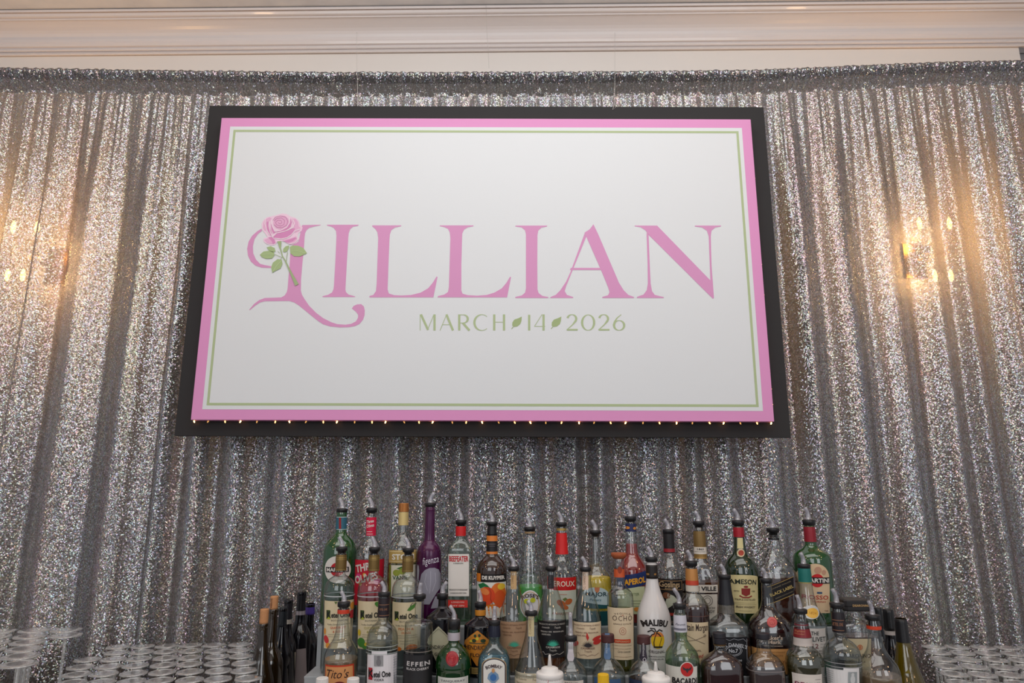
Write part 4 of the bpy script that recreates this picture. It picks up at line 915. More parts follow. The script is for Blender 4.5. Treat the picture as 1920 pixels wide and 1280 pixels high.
b = Bottle('tequila_bottle', 'straight tequila bottle with wide cork stopper and tall cream label', 1160, 1036, Y2, Z2_,
           [(1046, 8.5), (1052, 9.4), (1080, 9.6), (1094, 10.5), (1100, 13), (1106, 19), (1112, 23), (1122, 24.3), (1140, 24.5)], GLASS, group=G2)
b.fill(1140, L_STRAW); lathe('cork_stopper', [(zof(1047, Y2) - b.zb, 0.013), (zof(1045.6, Y2) - b.zb, 0.0165), (zof(1042, Y2) - b.zb, 0.0208), (zof(1036.5, Y2) - b.zb, 0.0212), (zof(1036, Y2) - b.zb, 0.020)], pbr('reddish_cork', (160, 84, 50), .7, 0, .3, .2, 200), b.root, 28)
b.band(1066, 1081, (206, 88, 44)); b.L = b.root.children[-1]; b.ink((150, 60, 34), EL(1162, 1068, 4, 6.5), name='emblem')
b.lab(rect(1141, 1189, 1139, 1236), (220, 200, 168)); b.ink((84, 62, 52), T('OCHO', 1167, 1163, 37, 9.5, -.002, 0, 0, 0, 1.25), T('TEQUILA', 1167, 1151, 30, 3.6, 0, 0, .6, 0, 1.3), T('SINGLE ESTATE', 1167, 1170.5, 34, 2.8, 0)); b.ink((186, 120, 96), RG(1167, 1182, 6.5, 7, .9), RG(1167, 1182, 3, 3.4, 1), T('A', 1167, 1154, 5, 3), name='emblem')
b.ink((206, 70, 36), ROWS([(1197.5, 1152, 1182), (1199, 1151.5, 1182.5), (1203, 1151.5, 1182.5), (1204.5, 1152, 1182)]), name='name_bar'); b.ink(CREAM, T('REPOSADO', 1167, 1202.8, 26, 3, 0), eps=.0019); b.ink((150, 120, 96), RC(1149, 1184, 1209, 1209.6), RC(1152, 1183, 1215, 1215.6), RC(1150, 1184, 1230, 1230.6)); b.ink((60, 50, 46), T('Carlos Camarena', 1170, 1222.5, 24, 4, 0, .4))

b = Bottle('rum_bottle', 'opaque white coconut rum bottle with palm tree and sunset print', 1221, 1044, Y2, Z2_,
           [(1045, 7.5), (1053, 8), (1060, 10.2), (1084, 10.8), (1094, 12), (1108, 15), (1122, 20), (1134, 25), (1146, 29), (1156, 31), (1172, 31.6)], pbr('white_frosted_glass', (214, 210, 208), 0.28, 0, 0.5, 0.02, 8, 0, .3), group=G2)
b.pour(11.4, 8, 8); b.cap(1058, 1083.5, 10.8, 11.2, (30, 22, 20), 'cap', .4); b.L = b.root.children[-1]; b.ink((150, 110, 60), EL(1215, 1076, 2.4, 2), EL(1228, 1076, 2.4, 2), name='emblem', eps=.0018)
b.L = b.body; b.ink((34, 26, 26), T('MALIBU', 1228, 1172.5, 44, 12.5, .045, 0, .7), eps=.0006)
b.ink((228, 186, 30), EL(1232.5, 1199, 12.5, 16), name='sun_print', eps=.0006); b.ink((222, 130, 60), ROWS([(1184, 1227, 1238), (1188, 1222.5, 1242), (1192, 1221, 1244)]), name='sun_print', eps=.001); b.ink((30, 24, 20), ST_([(1226, 1213), (1225, 1203), (1227, 1193), (1230, 1186)], [2.2, 1.6, 1.4, 1.2]), ST_([(1235, 1212), (1237, 1203), (1240, 1194)], 1), ST_([(1227, 1184), (1221, 1180), (1214, 1184)], 2.4), ST_([(1229, 1183), (1226, 1177), (1218, 1177)], 2.2), ST_([(1230, 1184), (1235, 1179), (1241, 1182)], 2.4), ST_([(1229, 1185), (1234, 1187), (1238, 1192)], 2), ST_([(1227, 1186), (1221, 1189), (1217, 1196)], 2), ROWS([(1210, 1224, 1242), (1213, 1226, 1240)]), name='palm_print', eps=.0016)
b.ink((70, 60, 58), T('ORIGINAL', 1231, 1224, 31, 5.5, .01, 0, -.5), T('RUM WITH COCONUT', 1232, 1231, 32, 2.6), T('LIQUEUR', 1232, 1236, 24, 2.6), eps=.0006)

b = Bottle('rum_bottle', 'spiced rum bottle with gold cap and cream label with crossed swords', 1295.5, 1051, Y2, Z2_,
           [(1053, 7), (1062, 8.5), (1065, 10.3), (1108, 11.8), (1112, 13), (1118, 18), (1126, 23.5), (1134, 27.5), (1146, 28.2)], GLASS, group=G2)
b.fill(1134, pbr('spiced_rum', (56, 18, 10), .25), inset=.001); b.pour(11.6, 9, 4); b.band(1065, 1087, (198, 138, 76), 'cap', .4, .3, .0008); b.band(1087, 1095.5, (196, 66, 40), 'neck_ring', .45, 0, .001); b.band(1096, 1107, (206, 198, 184), grow=.0006)
b.band(1150, 1151, (120, 84, 76), 'glass_ridge', .2, 0, .0008); b.lab(rect(1276, 1329, 1166, 1242), (220, 200, 166)); b.ink((60, 44, 40), T('Captain Morgan', 1301.5, 1181.5, 52, 13, .01)); b.ink((100, 84, 74), ST_([(1284, 1203), (1302, 1199), (1322, 1191)], .8), ST_([(1286, 1190), (1302, 1198), (1321, 1206)], .8), RG(1286, 1190, 2.5, 2.5, .7), RG(1321, 1191, 2.5, 2.5, .7), name='sword_print'); b.ink((110, 70, 60), T('ORIGINAL', 1300, 1220, 28, 3.6)); b.ink((186, 52, 46), T('Spiced', 1306, 1232, 24, 8, .01, .3))

b = Bottle('whiskey_bottle', 'whiskey bottle with black neck wrap and black label on the second step', 1358, 1077, Y2, Z2_,
           [(1079, 8), (1088, 9.6), (1100, 10.4), (1115, 11.8), (1130, 14), (1148, 14.4), (1152, 17), (1158, 23), (1164, 29), (1172, 33.5), (1182, 35.4), (1196, 35.6)], GLASS, group=G2, sq=(4, .9))
b.fill(1193, L_DARK); b.pour(11.8, 7.5, 2); b.band(1084, 1132, (20, 20, 28), 'neck_wrap', .45, 0, .001); b.band(1133, 1148, thin('ribbed_glass', (190, 182, 168), (90, 84, 78), .2), 'glass_ridge')
b.lab(rect(1330.5, 1400, 1193, 1262), (22, 22, 28)); b.ink((196, 198, 204), T("JACK DANIEL'S", 1370, 1212, 56, 8.5, .02, 0, .75), T('No.7', 1373, 1222, 17, 7.5, .03), RG(1373, 1218, 14, 8.5, 1), RG(1373, 1218, 16.5, 10.5, .6), T('Tennessee', 1372, 1238, 34, 5, .01), T('WHISKEY', 1372, 1248, 34, 5, .02)); b.ink((150, 152, 160), ST_([(1350, 1199), (1358, 1196), (1366, 1199), (1374, 1196), (1382, 1198), (1392, 1196), (1397, 1201)], .9), RC(1398, 1399, 1196, 1260, 1), name='border')

b = Bottle('bourbon_bottle', 'dark bulbous bourbon bottle with round red wax seal on the shoulder', 1436, 1084, Y2, Z2_,
           [(1086, 8), (1095, 9), (1110, 9.8), (1128, 11.5), (1140, 15), (1150, 22), (1158, 30), (1168, 36), (1180, 39.3), (1196, 40)], GLASS, group=G2, sq=(3, .85))
b.fill(1152, pbr('dark_bourbon', (40, 18, 18), .2), inset=.0012); b.pour(11.3, 8, 4)
b.lab(disc(1446.5, 1165.5, 9.4, 9.8), (190, 78, 76), 'wax_seal', None, .35); b.ink((214, 120, 112), RG(1446.5, 1165.5, 7, 7.4, .8), T('SIV', 1446.5, 1168.5, 8, 5, .02), name='emblem')
b.L = b.body; b.ink((196, 176, 158), T("Maker's", 1447, 1198, 36, 8, .03), T('Mark', 1450, 1205.5, 24, 7, .03), T('KENTUCKY BOURBON', 1448, 1210.5, 34, 2.2), name='lettering'); b.lab(rect(1413, 1478, 1215, 1262), (206, 152, 92), 'label'); b.ink((150, 100, 56), T('KENTUCKY STRAIGHT', 1450, 1222.5, 40, 2.8), T('BOURBON', 1450, 1229, 30, 3.6), T('WHISKY', 1450, 1242, 40, 6))

b = Bottle('whisky_bottle', 'slender whisky bottle with teal neck wrap and yellow oval seal', 1507, 1057, Y2, Z2_,
           [(1059, 9), (1065, 10.8), (1092, 11.6), (1110, 13), (1126, 15), (1138, 18), (1146, 22), (1154, 27), (1164, 30.6), (1176, 31.4)], GLASS, group=G2)
b.fill(1166, L_CLEAR); b.pour(11.8, 7.5, 3, 20, -.6); b.band(1064, 1092, (24, 112, 104), 'neck_wrap', .45, .1, .0008); b.band(1090, 1092, (170, 150, 90), 'foil_ring', .4, .4, .0014)
b.lab(disc(1521, 1147, 17, 13), (206, 208, 208), 'seal_surround'); b.ink((224, 176, 74), EL(1523, 1148.5, 12, 9.5, 22, .12), name='seal', eps=.0012); b.ink((190, 136, 50), T('1824', 1523, 1151, 14, 5, 0, 0, 0, -6), eps=.0018)
b.lab(rect(1488, 1548, 1177, 1232), (216, 210, 204)); b.ink((36, 44, 46), T('THE', 1526, 1189.5, 14, 7, .015), T('GLENLIVET', 1521, 1201.5, 52, 9, .01)); b.ink((110, 40, 50), T('12', 1527, 1214, 11, 8.5, .01)); b.ink((120, 110, 106), RC(1536, 1547, 1206, 1206.6), RC(1536, 1547, 1212, 1212.6), T('SINGLE MALT', 1531, 1220, 24, 2.6), T('SCOTCH WHISKY', 1532, 1224.5, 26, 2.4)); b.band(1233, 1262, (24, 120, 104), 'lower_wrap')

b = Bottle('amaretto_bottle', 'rectangular amaretto bottle with big black square cap', 1599, 1121, Y2 + .02, Z2_,
           [(1142, 9), (1146, 11.5), (1152, 12), (1158, 15), (1163, 22), (1167, 30), (1174, 33), (1198, 33.5)], GLASS, group=G2, sq=(5, .75))
b.fill(1190, L_AMBER)
zc0, zc1 = zof(1145, Y2) - b.zb, zof(1124, Y2) - b.zb
V, Fc = lathe_vf([(zc0, .0355), (zc0 + .004, .0375), (zc0 + .012, .0375), (zc0 + .014, .0392), (zc1 - .002, .0392), (zc1, .037)], 32, (7, .78)); mesh('square_cap', V, Fc, pbr('black_cap', (34, 32, 34), .45), b.root, False); b.L = b.root.children[-1]
V, Fc = lathe_vf([(zc1, .030), (zc1 + .0012, .029)], 32, (7, .78)); mesh('cap_inlay', V, Fc, pbr('cap_relief', (66, 60, 54), .5), b.root, False)
gv, gf = glyphs('DISARONNO', .02)
mesh('lettering', [(x * .046 + .006, -.0392 * .78 - .0008, (zc0 + zc1) / 2 + .001 + (y - .5) * .006) for x, y in gv], gf, paper((196, 160, 110)), b.L, False)
b.band(1189.5, 1196, (40, 26, 34), 'dark_band'); b.lab(rect(1571, 1631, 1196, 1262), (196, 182, 150)); b.ink((190, 110, 70), RG(1610, 1212, 5, 5, 1.4), EL(1610, 1212, 2, 3), name='emblem'); b.ink((48, 40, 36), T('DISARONNO', 1603, 1231.5, 54, 7.5, .01)); b.ink((120, 100, 80), T('ORIGINALE', 1603, 1241, 34, 4))

# ---------------- front step
b = Bottle('vodka_bottle', 'handmade-style vodka bottle with orange neck ring and kraft paper label', 645, 1127.5, Y3, Z3_,
           [(1129, 8), (1138, 9), (1141, 10.6), (1149, 10.8), (1151, 9.6), (1165, 10.6), (1180, 12.4), (1192, 15), (1200, 18), (1208, 23.5), (1217, 28), (1228, 31), (1242, 31.7)], GLASS, group=G3)
b.fill(1233, L_TAN); b.pour(12, 9, 4); b.band(1141.5, 1149, (206, 62, 34), 'neck_ring', .4, 0, .0008)
b.lab(rect(608.5, 661, 1246, 1300), (190, 60, 34), 'label_border'); b.ink((208, 146, 92), ROWS([(1249, 610, 659.5), (1275, 610, 659.5), (1300, 610, 659.5)]), name='kraft_panel', eps=.0011); b.ink((60, 34, 28), T("Tito's", 633.5, 1270, 41, 16.5, .0, .35), eps=.0018); b.ink((110, 30, 36), RG(637, 1288, 14, 12, 3.5, 20, 20, 160), name='emblem')
b = Bottle('vodka_bottle', 'clear vodka bottle with dark neck wrap, white label and grey portrait box', 720.5, 1109.5, Y3, Z3_,
           [(1111, 8), (1119, 9.6), (1156, 10.4), (1161, 9.4), (1166, 12), (1172, 19), (1180, 25), (1190, 28.2), (1204, 29)], GLASS, group=G3)
b.fill(1181, L_CLEAR, inset=.0016); b.pour(11.6, 8, 3); b.band(1120, 1156, (34, 22, 28), 'neck_wrap', .4, 0, .0008); b.L = b.root.children[-1]; b.ink((170, 120, 90), RC(711, 729, 1133, 1133.8), RC(711, 729, 1153, 1153.8), T('KETEL ONE', 719, 1144, 14, 4, 0))
for k in (1206, 1213, 1219): b.band(k, k + 1.2, (190, 198, 194), 'glass_ridge', .15, 0, .0012)
b.lab(ROWS([(1219, 697, 726), (1227, 697, 726), (1227.5, 687.5, 744.5), (1260, 687, 744), (1300, 687, 743.5)]), (226, 222, 226)); b.ink((150, 150, 152), RC(702, 719.5, 1227, 1247.5), name='portrait_box'); b.ink((120, 118, 122), EL(711, 1240, 4.5, 7), EL(711, 1231, 3, 3.5), name='portrait_box', eps=.0018)
b.ink((176, 40, 52), RC(690.5, 699, 1251, 1273.5, 3), name='letter_block'); b.ink((28, 24, 28), T('K', 696, 1268.5, 11, 14, .03), T('etel One', 716.5, 1268.5, 31, 12, .03), T('VODKA', 711, 1275, 19, 4.5), eps=.0018); b.ink((170, 174, 190), *[RC(736, 743, y_, y_ + .9, 2) for y_ in range(1233, 1282, 5)], name='side_print')
b = Bottle('vodka_bottle', 'tall straight vodka bottle, clear above and matt black below', 787, 1113.5, Y3, Z3_,
           [(1115, 8), (1122, 9), (1128, 8.4), (1158, 8.4), (1160, 10), (1162, 17), (1164.5, 24), (1168, 26), (1180, 26.2)], GLASS, group=G3)
b.fill(1219, L_CLEAR, inset=.0016); b.pour(11.7, 8, 4, 20, .2); b.band(1222, 1345, (30, 29, 32), 'black_sleeve', .5, 0, .0009); b.L = b.root.children[-1]; b.ink((200, 196, 196), T('EFFEN', 784, 1248, 43, 8.5, .03, 0, -.15, 0, 1.3), T('BLACK CHERRY', 783, 1255.5, 42, 4.5, .02, 0, -.15), eps=.0018)
b.band(1216, 1217.2, (150, 140, 132), 'glass_ridge', .2, 0, .0006)
b = Bottle('gin_bottle', 'round-shouldered emerald gin bottle with red wax seal', 851.6, 1161, Y3, Z3_,
           [(1163, 9), (1180, 10.6), (1184, 11), (1199, 11.3), (1202, 10), (1206, 12), (1212, 19), (1220, 26), (1230, 31), (1244, 33.4), (1249, 33.6), (1253, 32), (1270, 32)], G_TANQ, group=G3)
b.fill(1250, thin('green_gin', (20, 80, 26), (6, 34, 12), .5)); b.pour(11.8, 17, 3, 24); b.band(1184, 1199, (190, 182, 188), 'neck_band', .35, .2, .0008)
b.lab(disc(848, 1234, 12, 14), (150, 24, 34), 'wax_seal', None, .3); b.ink((190, 70, 70), RG(848, 1234, 9, 10.6, .8), T('T', 848, 1238, 6, 7.5, 0), name='emblem')
b.lab(ROWS([(1269, 820, 877), (1285, 820, 877), (1300, 820, 877)]), (206, 206, 200)); b.ink((110, 112, 112), T('TANQUERAY', 849, 1278, 46, 4.6))
b = Bottle('gin_bottle', 'pale blue gin bottle with arched white label and blue crest', 927, 1162, Y3, Z3_,
           [(1164, 9), (1172, 10), (1192, 11.2), (1196, 10.4), (1204, 11), (1212, 17), (1220, 23), (1230, 28.5), (1244, 30.2)], G_PALEBLUE, group=G3, sq=(4, .8))
b.fill(1223, L_BLUE); b.pour(11.6, 9, 2, 24, .1); b.band(1171, 1192, (18, 22, 44), 'cap_ring', .35, 0, .001); b.L = b.body; b.ink((70, 76, 74), RG(927, 1200, 3.6, 5.5, 1.2), ST_([(925, 1197), (929, 1200), (925, 1204)], 1.1), name='emblem')
b.lab(arch(903.5, 949.5, 1232, 1300, 14), (176, 150, 110), 'label_border'); b.ink((54, 50, 60), arch(904.6, 948.4, 1233.2, 1300, 14), name='border', eps=.0010); b.ink((222, 220, 214), arch(906.5, 946.5, 1235, 1300, 13), name='label_field', eps=.0014)
b.ink((66, 52, 58), T('BOMBAY', 926, 1250, 28, 6.5, .03, 0, 1.0), eps=.002); b.ink((120, 150, 180), PG((925, 1254), (934, 1262), (936, 1270), (925, 1282), (914, 1270), (916, 1262)), name='emblem', eps=.0019); b.ink((60, 110, 170), EL(925, 1268, 6, 6.5), name='emblem', eps=.0023); b.ink((200, 150, 100), EL(925, 1255, 3, 4), name='emblem', eps=.0025)
b, c, y = casa(996, 1145, Y3, Z3_, 'clear tequila bottle with cream neck strip at the front, behind white squeeze bottle', (196, 180, 140), (212, 200, 174), (110, 96, 80), (60, 60, 60), L_CLEAR, G3, 31.8, 1.13, -2.5)

def round_tag(px, yt, lab, capc, tagc, hw, liq, lcol, lid=False):
    b = Bottle('tequila_bottle', lab, px, yt, Y3, Z3_, [(yt + 1, 9), (yt + 8, 10), (yt + 12, 11.6), (yt + 26, 11.8), (yt + 38, 11.4), (yt + 46, 12), (yt + 51, 17), (yt + 57, 23), (yt + 64, 27.5), (yt + 74, hw), (yt + 90, hw)], GLASS, group=G3)
    b.fill(yt + 80, liq)
    if lid: b.cap(yt, yt + 15, 12.3, 12.6, capc, 'stopper', .5)
    else: b.pour(12.2, 9, 3, 40 if not lid else 0, 0)
    b.lab(ROWS([(yt + 8, px - 4.8, px + 4.8), (yt + 30, px - 4.8, px + 4.8), (yt + 36, px - 6, px + 6), (yt + 42, px - 6.6, px + 6.6), (yt + 48, px - 4.5, px + 4.5)]), tagc, 'neck_tag'); b.lab(rect(px - hw * .75, px + hw * .8, yt + 84, yt + 120), lcol); return b
b = round_tag(1070, 1191, 'squat clear tequila bottle with silver neck tag and black pourer', None, (206, 200, 206), 30, L_CLEAR, (220, 214, 204)); b.ink((120, 112, 112), T('PATRON', 1071, 1280, 24, 3))
b = round_tag(1139, 1188, 'squat clear tequila bottle with maroon stopper and blue neck tag', (70, 30, 30), (96, 124, 160), 31, L_CLEAR, (60, 92, 130), True); b.lab(rect(1134, 1143, 1186.5, 1204), (104, 132, 166), 'stopper_strip'); b.ink((196, 206, 220), T('SILVER', 1138.5, 1214, 20, 3, 0, 0, 0, 90))
b = round_tag(1206.5, 1191, 'squat tequila bottle with maroon stopper and dark printed neck tag', (72, 34, 34), (52, 46, 58), 31, L_DARK, (40, 52, 80), True); b.ink((206, 202, 206), T('DON JULIO', 1208, 1217, 24, 3.6, .02, 0, 0, 90), RG(1208, 1236, 3, 4, 1))

b = Bottle('rum_bottle', 'pale green white-rum bottle with white neck band and round red emblem', 1273.6, 1131, Y3, Z3_,
           [(1133, 8), (1147, 9.4), (1151, 11), (1184, 11.8), (1192, 11), (1200, 12.5), (1207, 18), (1215, 24.5), (1224, 29.5), (1238, 31.6)], G_PALEGRN, group=G3)
b.fill(1240, L_PALEGR); b.pour(12, 9, 9, 26); b.band(1151.5, 1183, (206, 204, 214), 'neck_label', .45, 0, .0008); b.L = b.root.children[-1]; b.ink((70, 70, 90), T('Facundo', 1276, 1172, 18, 4, 0, .4), RC(1263, 1286, 1177.5, 1181)); b.ink((206, 204, 214), RC(1264, 1286, 1179, 1179.6), eps=.0018)
b.lab(ROWS([(1249, 1247.5, 1308), (1262, 1247.5, 1308), (1300, 1247.5, 1307)]), (216, 214, 206)); b.ink((216, 210, 204), EL(1287, 1253.5, 13.6, 14.6), name='emblem', eps=.0014); b.ink((190, 40, 40), EL(1287, 1253.5, 12, 13), name='emblem', eps=.0018)
b.ink((60, 50, 56), PG((1287, 1250), (1289, 1252), (1296, 1248), (1294, 1254), (1290, 1255), (1287, 1260), (1284, 1255), (1280, 1254), (1278, 1248), (1285, 1252)), name='bat_emblem', eps=.0023); b.ink((34, 28, 30), T('BACARDI', 1284, 1281, 45, 11.5, .04)); b.ink((40, 40, 44), EL(1250, 1258, 2.4, 2.4), name='emblem')
def decanter(px, yt, lab, hw, prof, liq, yl, sq=None, glass=None):
    b = Bottle('bourbon_bottle', lab, px, yt, Y3, Z3_, prof, glass or GLASS, group=G3, sq=sq); b.fill(yl, liq, inset=.0012); b.cap(yt, yt + 10, 12, 12.3, (32, 30, 38), 'stopper', .45)
    return b
b = decanter(1348, 1185, 'broad round-shouldered bourbon decanter, nearly black, with gold neck ring', 38, [(1186, 9), (1196, 10), (1204, 11.6), (1212, 9.6), (1218, 10.5), (1223, 16), (1229, 25), (1236, 32.5), (1245, 37), (1260, 38.8)], pbr('deep_bourbon', (54, 22, 18), .18), 1224, (3, .75))
b.cap(1195, 1206, 12, 11.6, (34, 32, 40), 'cap_skirt', .4); b.band(1206, 1209, (110, 84, 52), 'neck_ring', .4, .5, .001)
b = decanter(1430, 1186.5, 'clear-topped decanter with black stopper and smoky brown spirit', 33, [(1188, 9), (1197, 10), (1202, 12.4), (1218, 12.8), (1224, 15), (1229, 22), (1236, 28), (1246, 32.5), (1262, 34)], thin('smoky_spirit', (110, 88, 84), (60, 40, 38), .5), 1244, (3, .8))
b.band(1252, 1253.2, (140, 130, 128), 'glass_ridge', .2, 0, .0004)
b = Bottle('whisky_bottle', 'greenish brown whisky bottle with flared red neck label at the front', 1500, 1141, Y3, Z3_,
           [(1143, 8), (1153, 9), (1160, 11), (1166, 11.4), (1174, 12.5), (1192, 15.5), (1206, 16.5), (1212, 19), (1218, 25), (1226, 30.5), (1236, 33.5), (1246, 34.4), (1262, 33.4)], GLASS, group=G3)
b.fill(1222, thin('olive_whisky', (92, 84, 40), (46, 36, 16), .5), inset=.001); b.pour(12.6, 8, 10, 24, -.5); b.band(1177, 1192.5, (130, 30, 36), 'neck_label', .4, .1, .0008); b.L = b.root.children[-1]; b.ink((190, 130, 90), T('Highland', 1500, 1184.5, 16, 3.4, 0), T('Blended', 1500, 1189.5, 14, 2.8, 0)); b.band(1168, 1171, (110, 40, 50), 'neck_ring', .3, 0, .001); b.band(1193.5, 1208, (196, 186, 180), 'paper_sleeve', .5, 0, .0005)
b.lab(ROWS([(1263, 1490, 1541), (1270, 1491, 1541), (1300, 1493, 1541)]), (216, 208, 200)); b.ink((120, 40, 70), T("DEWAR'S", 1515, 1287, 42, 9, .03)); b.ink((120, 110, 106), RC(1526, 1538, 1272, 1272.8))
b = Bottle('vodka_bottle', 'clear vodka bottle with dark neck wrap and portrait label, at the right end', 1568.7, 1129.5, Y3, Z3_,
           [(1131, 8), (1145, 9.8), (1148, 10.8), (1184, 11.8), (1190, 10.4), (1196, 13), (1202, 21), (1210, 28), (1220, 32.2), (1234, 33)], GLASS, group=G3)
b.fill(1218, L_CLEAR, inset=.0016); b.pour(12.9, 9, 6, 24, -.7); b.band(1147, 1184, (30, 22, 28), 'neck_wrap', .4, 0, .0008); b.L = b.root.children[-1]; b.ink((170, 120, 90), RC(1559, 1582, 1162, 1162.8), RC(1559, 1582, 1181, 1181.8), T('KETEL ONE', 1571, 1173, 17, 6, 0))
for k in (1236, 1243): b.band(k, k + 1.2, (170, 170, 172), 'glass_ridge', .15, 0, .0012)
b.lab(ROWS([(1250, 1580, 1610), (1255, 1580, 1610.5), (1256, 1549, 1610.5), (1300, 1549, 1610)]), (222, 220, 220)); b.ink((150, 156, 158), RC(1587.5, 1605, 1258, 1280), name='portrait_box'); b.ink((196, 198, 198), EL(1596, 1272, 4.5, 8), EL(1596, 1263, 3, 3.4), name='portrait_box', eps=.0018); b.ink((130, 128, 130), *[RC(1552, 1566, y_, y_ + .6, 2) for y_ in range(1260, 1282, 4)], name='side_print')
b = Bottle('vodka_bottle', 'clear bell-shouldered bottle with orange-red neck ring, right of the rack', 1636, 1152, Y3, Z3_,
           [(1154, 9), (1164, 10.5), (1171, 12), (1178, 12.2), (1181, 11), (1196, 12), (1212, 15), (1224, 20), (1234, 27), (1244, 33), (1256, 36.5), (1270, 37.5)], GLASS, group=G3)
b.fill(1263, L_TAN); b.pour(13.6, 9, 9, 24, -.6); b.band(1172, 1178.5, (206, 66, 34), 'neck_ring', .35, 0, .001)

# ---------------- wine bottles
GW = 'wine bottles left of the rack'; ZW = ZC
def wine(px, yt, Y, lab, glass, kind, group, hw=21, s=1.0, nh=8.7):
    if kind == 'slope': pr = [(yt, nh - .6), (yt + 2, nh), (yt + 6, nh), (yt + 8, nh - 1.2), (yt + 34, nh + .6), (yt + 56 * s, nh + 3.5), (yt + 76 * s, nh + 8), (yt + 96 * s, nh + 13.5), (yt + 116 * s, hw - .5), (yt + 126 * s, hw)]
    else: pr = [(yt, nh - .6), (yt + 2, nh), (yt + 6, nh), (yt + 8, nh - 1), (yt + 46 * s, nh + .5), (yt + 56 * s, nh + 3), (yt + 64 * s, hw * .72), (yt + 74 * s, hw * .93), (yt + 86 * s, hw), (yt + 100 * s, hw)]
    return Bottle('wine_bottle', lab, px, yt, Y, ZW, pr, glass, group=group, sq=None)
corkm = pbr('cork', (198, 142, 98), .75, 0, .3, .18, 260)
b = wine(494.5, 1168, 2.10, 'olive wine bottle with plain cork pushed in, leftmost of the wine bottles', G_OLIVE, 'slope', GW, 27, 1.0, 9.0); b.fill(1215, pbr('red_wine', (34, 14, 10), .2)); b.cap(1141, 1169, 8.0, 8.0, corkm, 'cork')
b = wine(513.3, 1141, 2.19, 'olive wine bottle with taller printed cork, second from the left', G_OLIVE, 'bord', GW, 24, 1.28, 9.0); b.fill(1190, pbr('red_wine', (34, 14, 10), .2)); b.cap(1117, 1142, 7.3, 7.3, corkm, 'cork'); b.L = b.root.children[-1]
gv, gf = glyphs('VERITE', .02); zq = (zof(1117, 2.19) + zof(1142, 2.19)) / 2 - b.zb; mesh('lettering', [(-.004 - y * .004 + .002, -.0137, zq + x * .028) for x, y in gv], gf, paper((90, 50, 34)), b.L, False)
b = wine(531, 1139, 2.28, 'dark wine bottle with dark screw cap behind the two corked bottles', G_BLACK, 'slope', GW, 20, .9, 7.6); b.cap(1138, 1176, 7.4, 8.4, (26, 30, 36), 'screw_cap', .3)
b = wine(541.5, 1124, 2.365, 'dark wine bottle with black foil and pale band, fourth from the left', G_BLACK, 'bord', GW, 20.5, 1.15, 8.2); b.band(1123.6, 1160, (24, 22, 28), 'foil_capsule', .35, 0, .0006); b.band(1160, 1168.5, (176, 168, 160), 'foil_band', .35, .3, .0008); b.lab(ROWS([(1225, 549, 560), (1262, 553, 560), (1280, 554, 560)]), (150, 140, 124))
b = wine(566, 1109, 2.43, 'tallest dark wine bottle with black foil and silver band', G_BLACK, 'bord', GW, 22, 1.06, 8.5); b.band(1108.6, 1144, (20, 19, 24), 'foil_capsule', .35, 0, .0006); b.band(1144, 1151.5, (168, 160, 166), 'foil_band', .3, .4, .0008); b.lab(rect(552, 572, 1216, 1290), (140, 128, 128))
b = wine(582, 1131, 2.50, 'dark bottle with violet stopper peeping out behind the tallest wine bottle', G_BLACK, 'bord', GW, 20, 1.0, 8.6); b.cap(1131, 1151, 8.3, 9.2, (70, 52, 140), 'stopper', .45)
GW2 = 'wine bottles right of the rack'
b = wine(1645.5, 1139.5, 2.36, 'dark wine bottle with plain black cap half hidden behind the bell-shouldered bottle', G_BLACK, 'bord', GW2, 20, 1.1, 7); b.cap(1139, 1176, 7, 8, (22, 24, 26), 'screw_cap', .35)
b = wine(1664.5, 1142, 2.25, 'dark wine bottle with black cap and pale grey band, right side', G_BLACK, 'bord', GW2, 20.5, 1.15, 9); b.cap(1141.5, 1181, 9.3, 10, (24, 24, 26), 'screw_cap', .3); b.band(1181, 1189, (176, 168, 164), 'foil_band', .4, .1, .0012)
b = wine(1688.5, 1159, 2.12, 'yellow-green white wine bottle with long black screw cap', G_YELLOW, 'slope', GW2, 31, 1.05, 10.4); b.fill(1212, thin('white_wine', (170, 145, 20), (100, 84, 10), .3)); b.cap(1159, 1209, 10.6, 12.2, (30, 29, 32), 'screw_cap', .35)
for k in (1163, 1167, 1171, 1182): b.band(k, k + .8, (60, 60, 62), 'cap_ring', .3, 0, .0018)
b.L = b.body; b.ink((120, 104, 20), PG((1697, 1262), (1702, 1254), (1707, 1262)), name='embossed_mark')

# ---------------- squeeze bottles in front
def squeeze(px, ytip, yshd, hw, lab, Y=1.70):
    zb = ZC; b = Bottle('squeeze_bottle', lab, px, ytip, Y, zb, [(yshd + 2, hw * .62), (yshd + 5, hw * .88), (yshd + 9, hw), (yshd + 30, hw)], WHITEP, 'squeeze bottle', 'condiment squeeze bottles at the very front', part='body')
    h = yshd - ytip
    zz = lambda y: zof(y, Y) - b.zb; m = lambda w, y: w * den(zof(y, Y), Y) / F
    lathe('screw_lid', [(zz(yshd + 10), m(hw * 1.0, yshd)), (zz(yshd + 1), m(hw * 1.0, yshd)), (zz(yshd - 1), m(hw * .93, yshd)), (zz(yshd - 2), m(hw * .64, yshd)), (zz(yshd - 8), m(hw * .62, yshd)), (zz(yshd - 9.5), m(hw * .52, yshd)), (zz(yshd - 11), m(hw * .2, yshd))], WHITEP, b.root, 32)
    lathe('nozzle', [(zz(yshd - 10), m(hw * .17, yshd)), (zz(ytip + 2), m(2.2, ytip)), (zz(ytip), m(1.5, ytip))], WHITEP, b.root, 16)
    return b
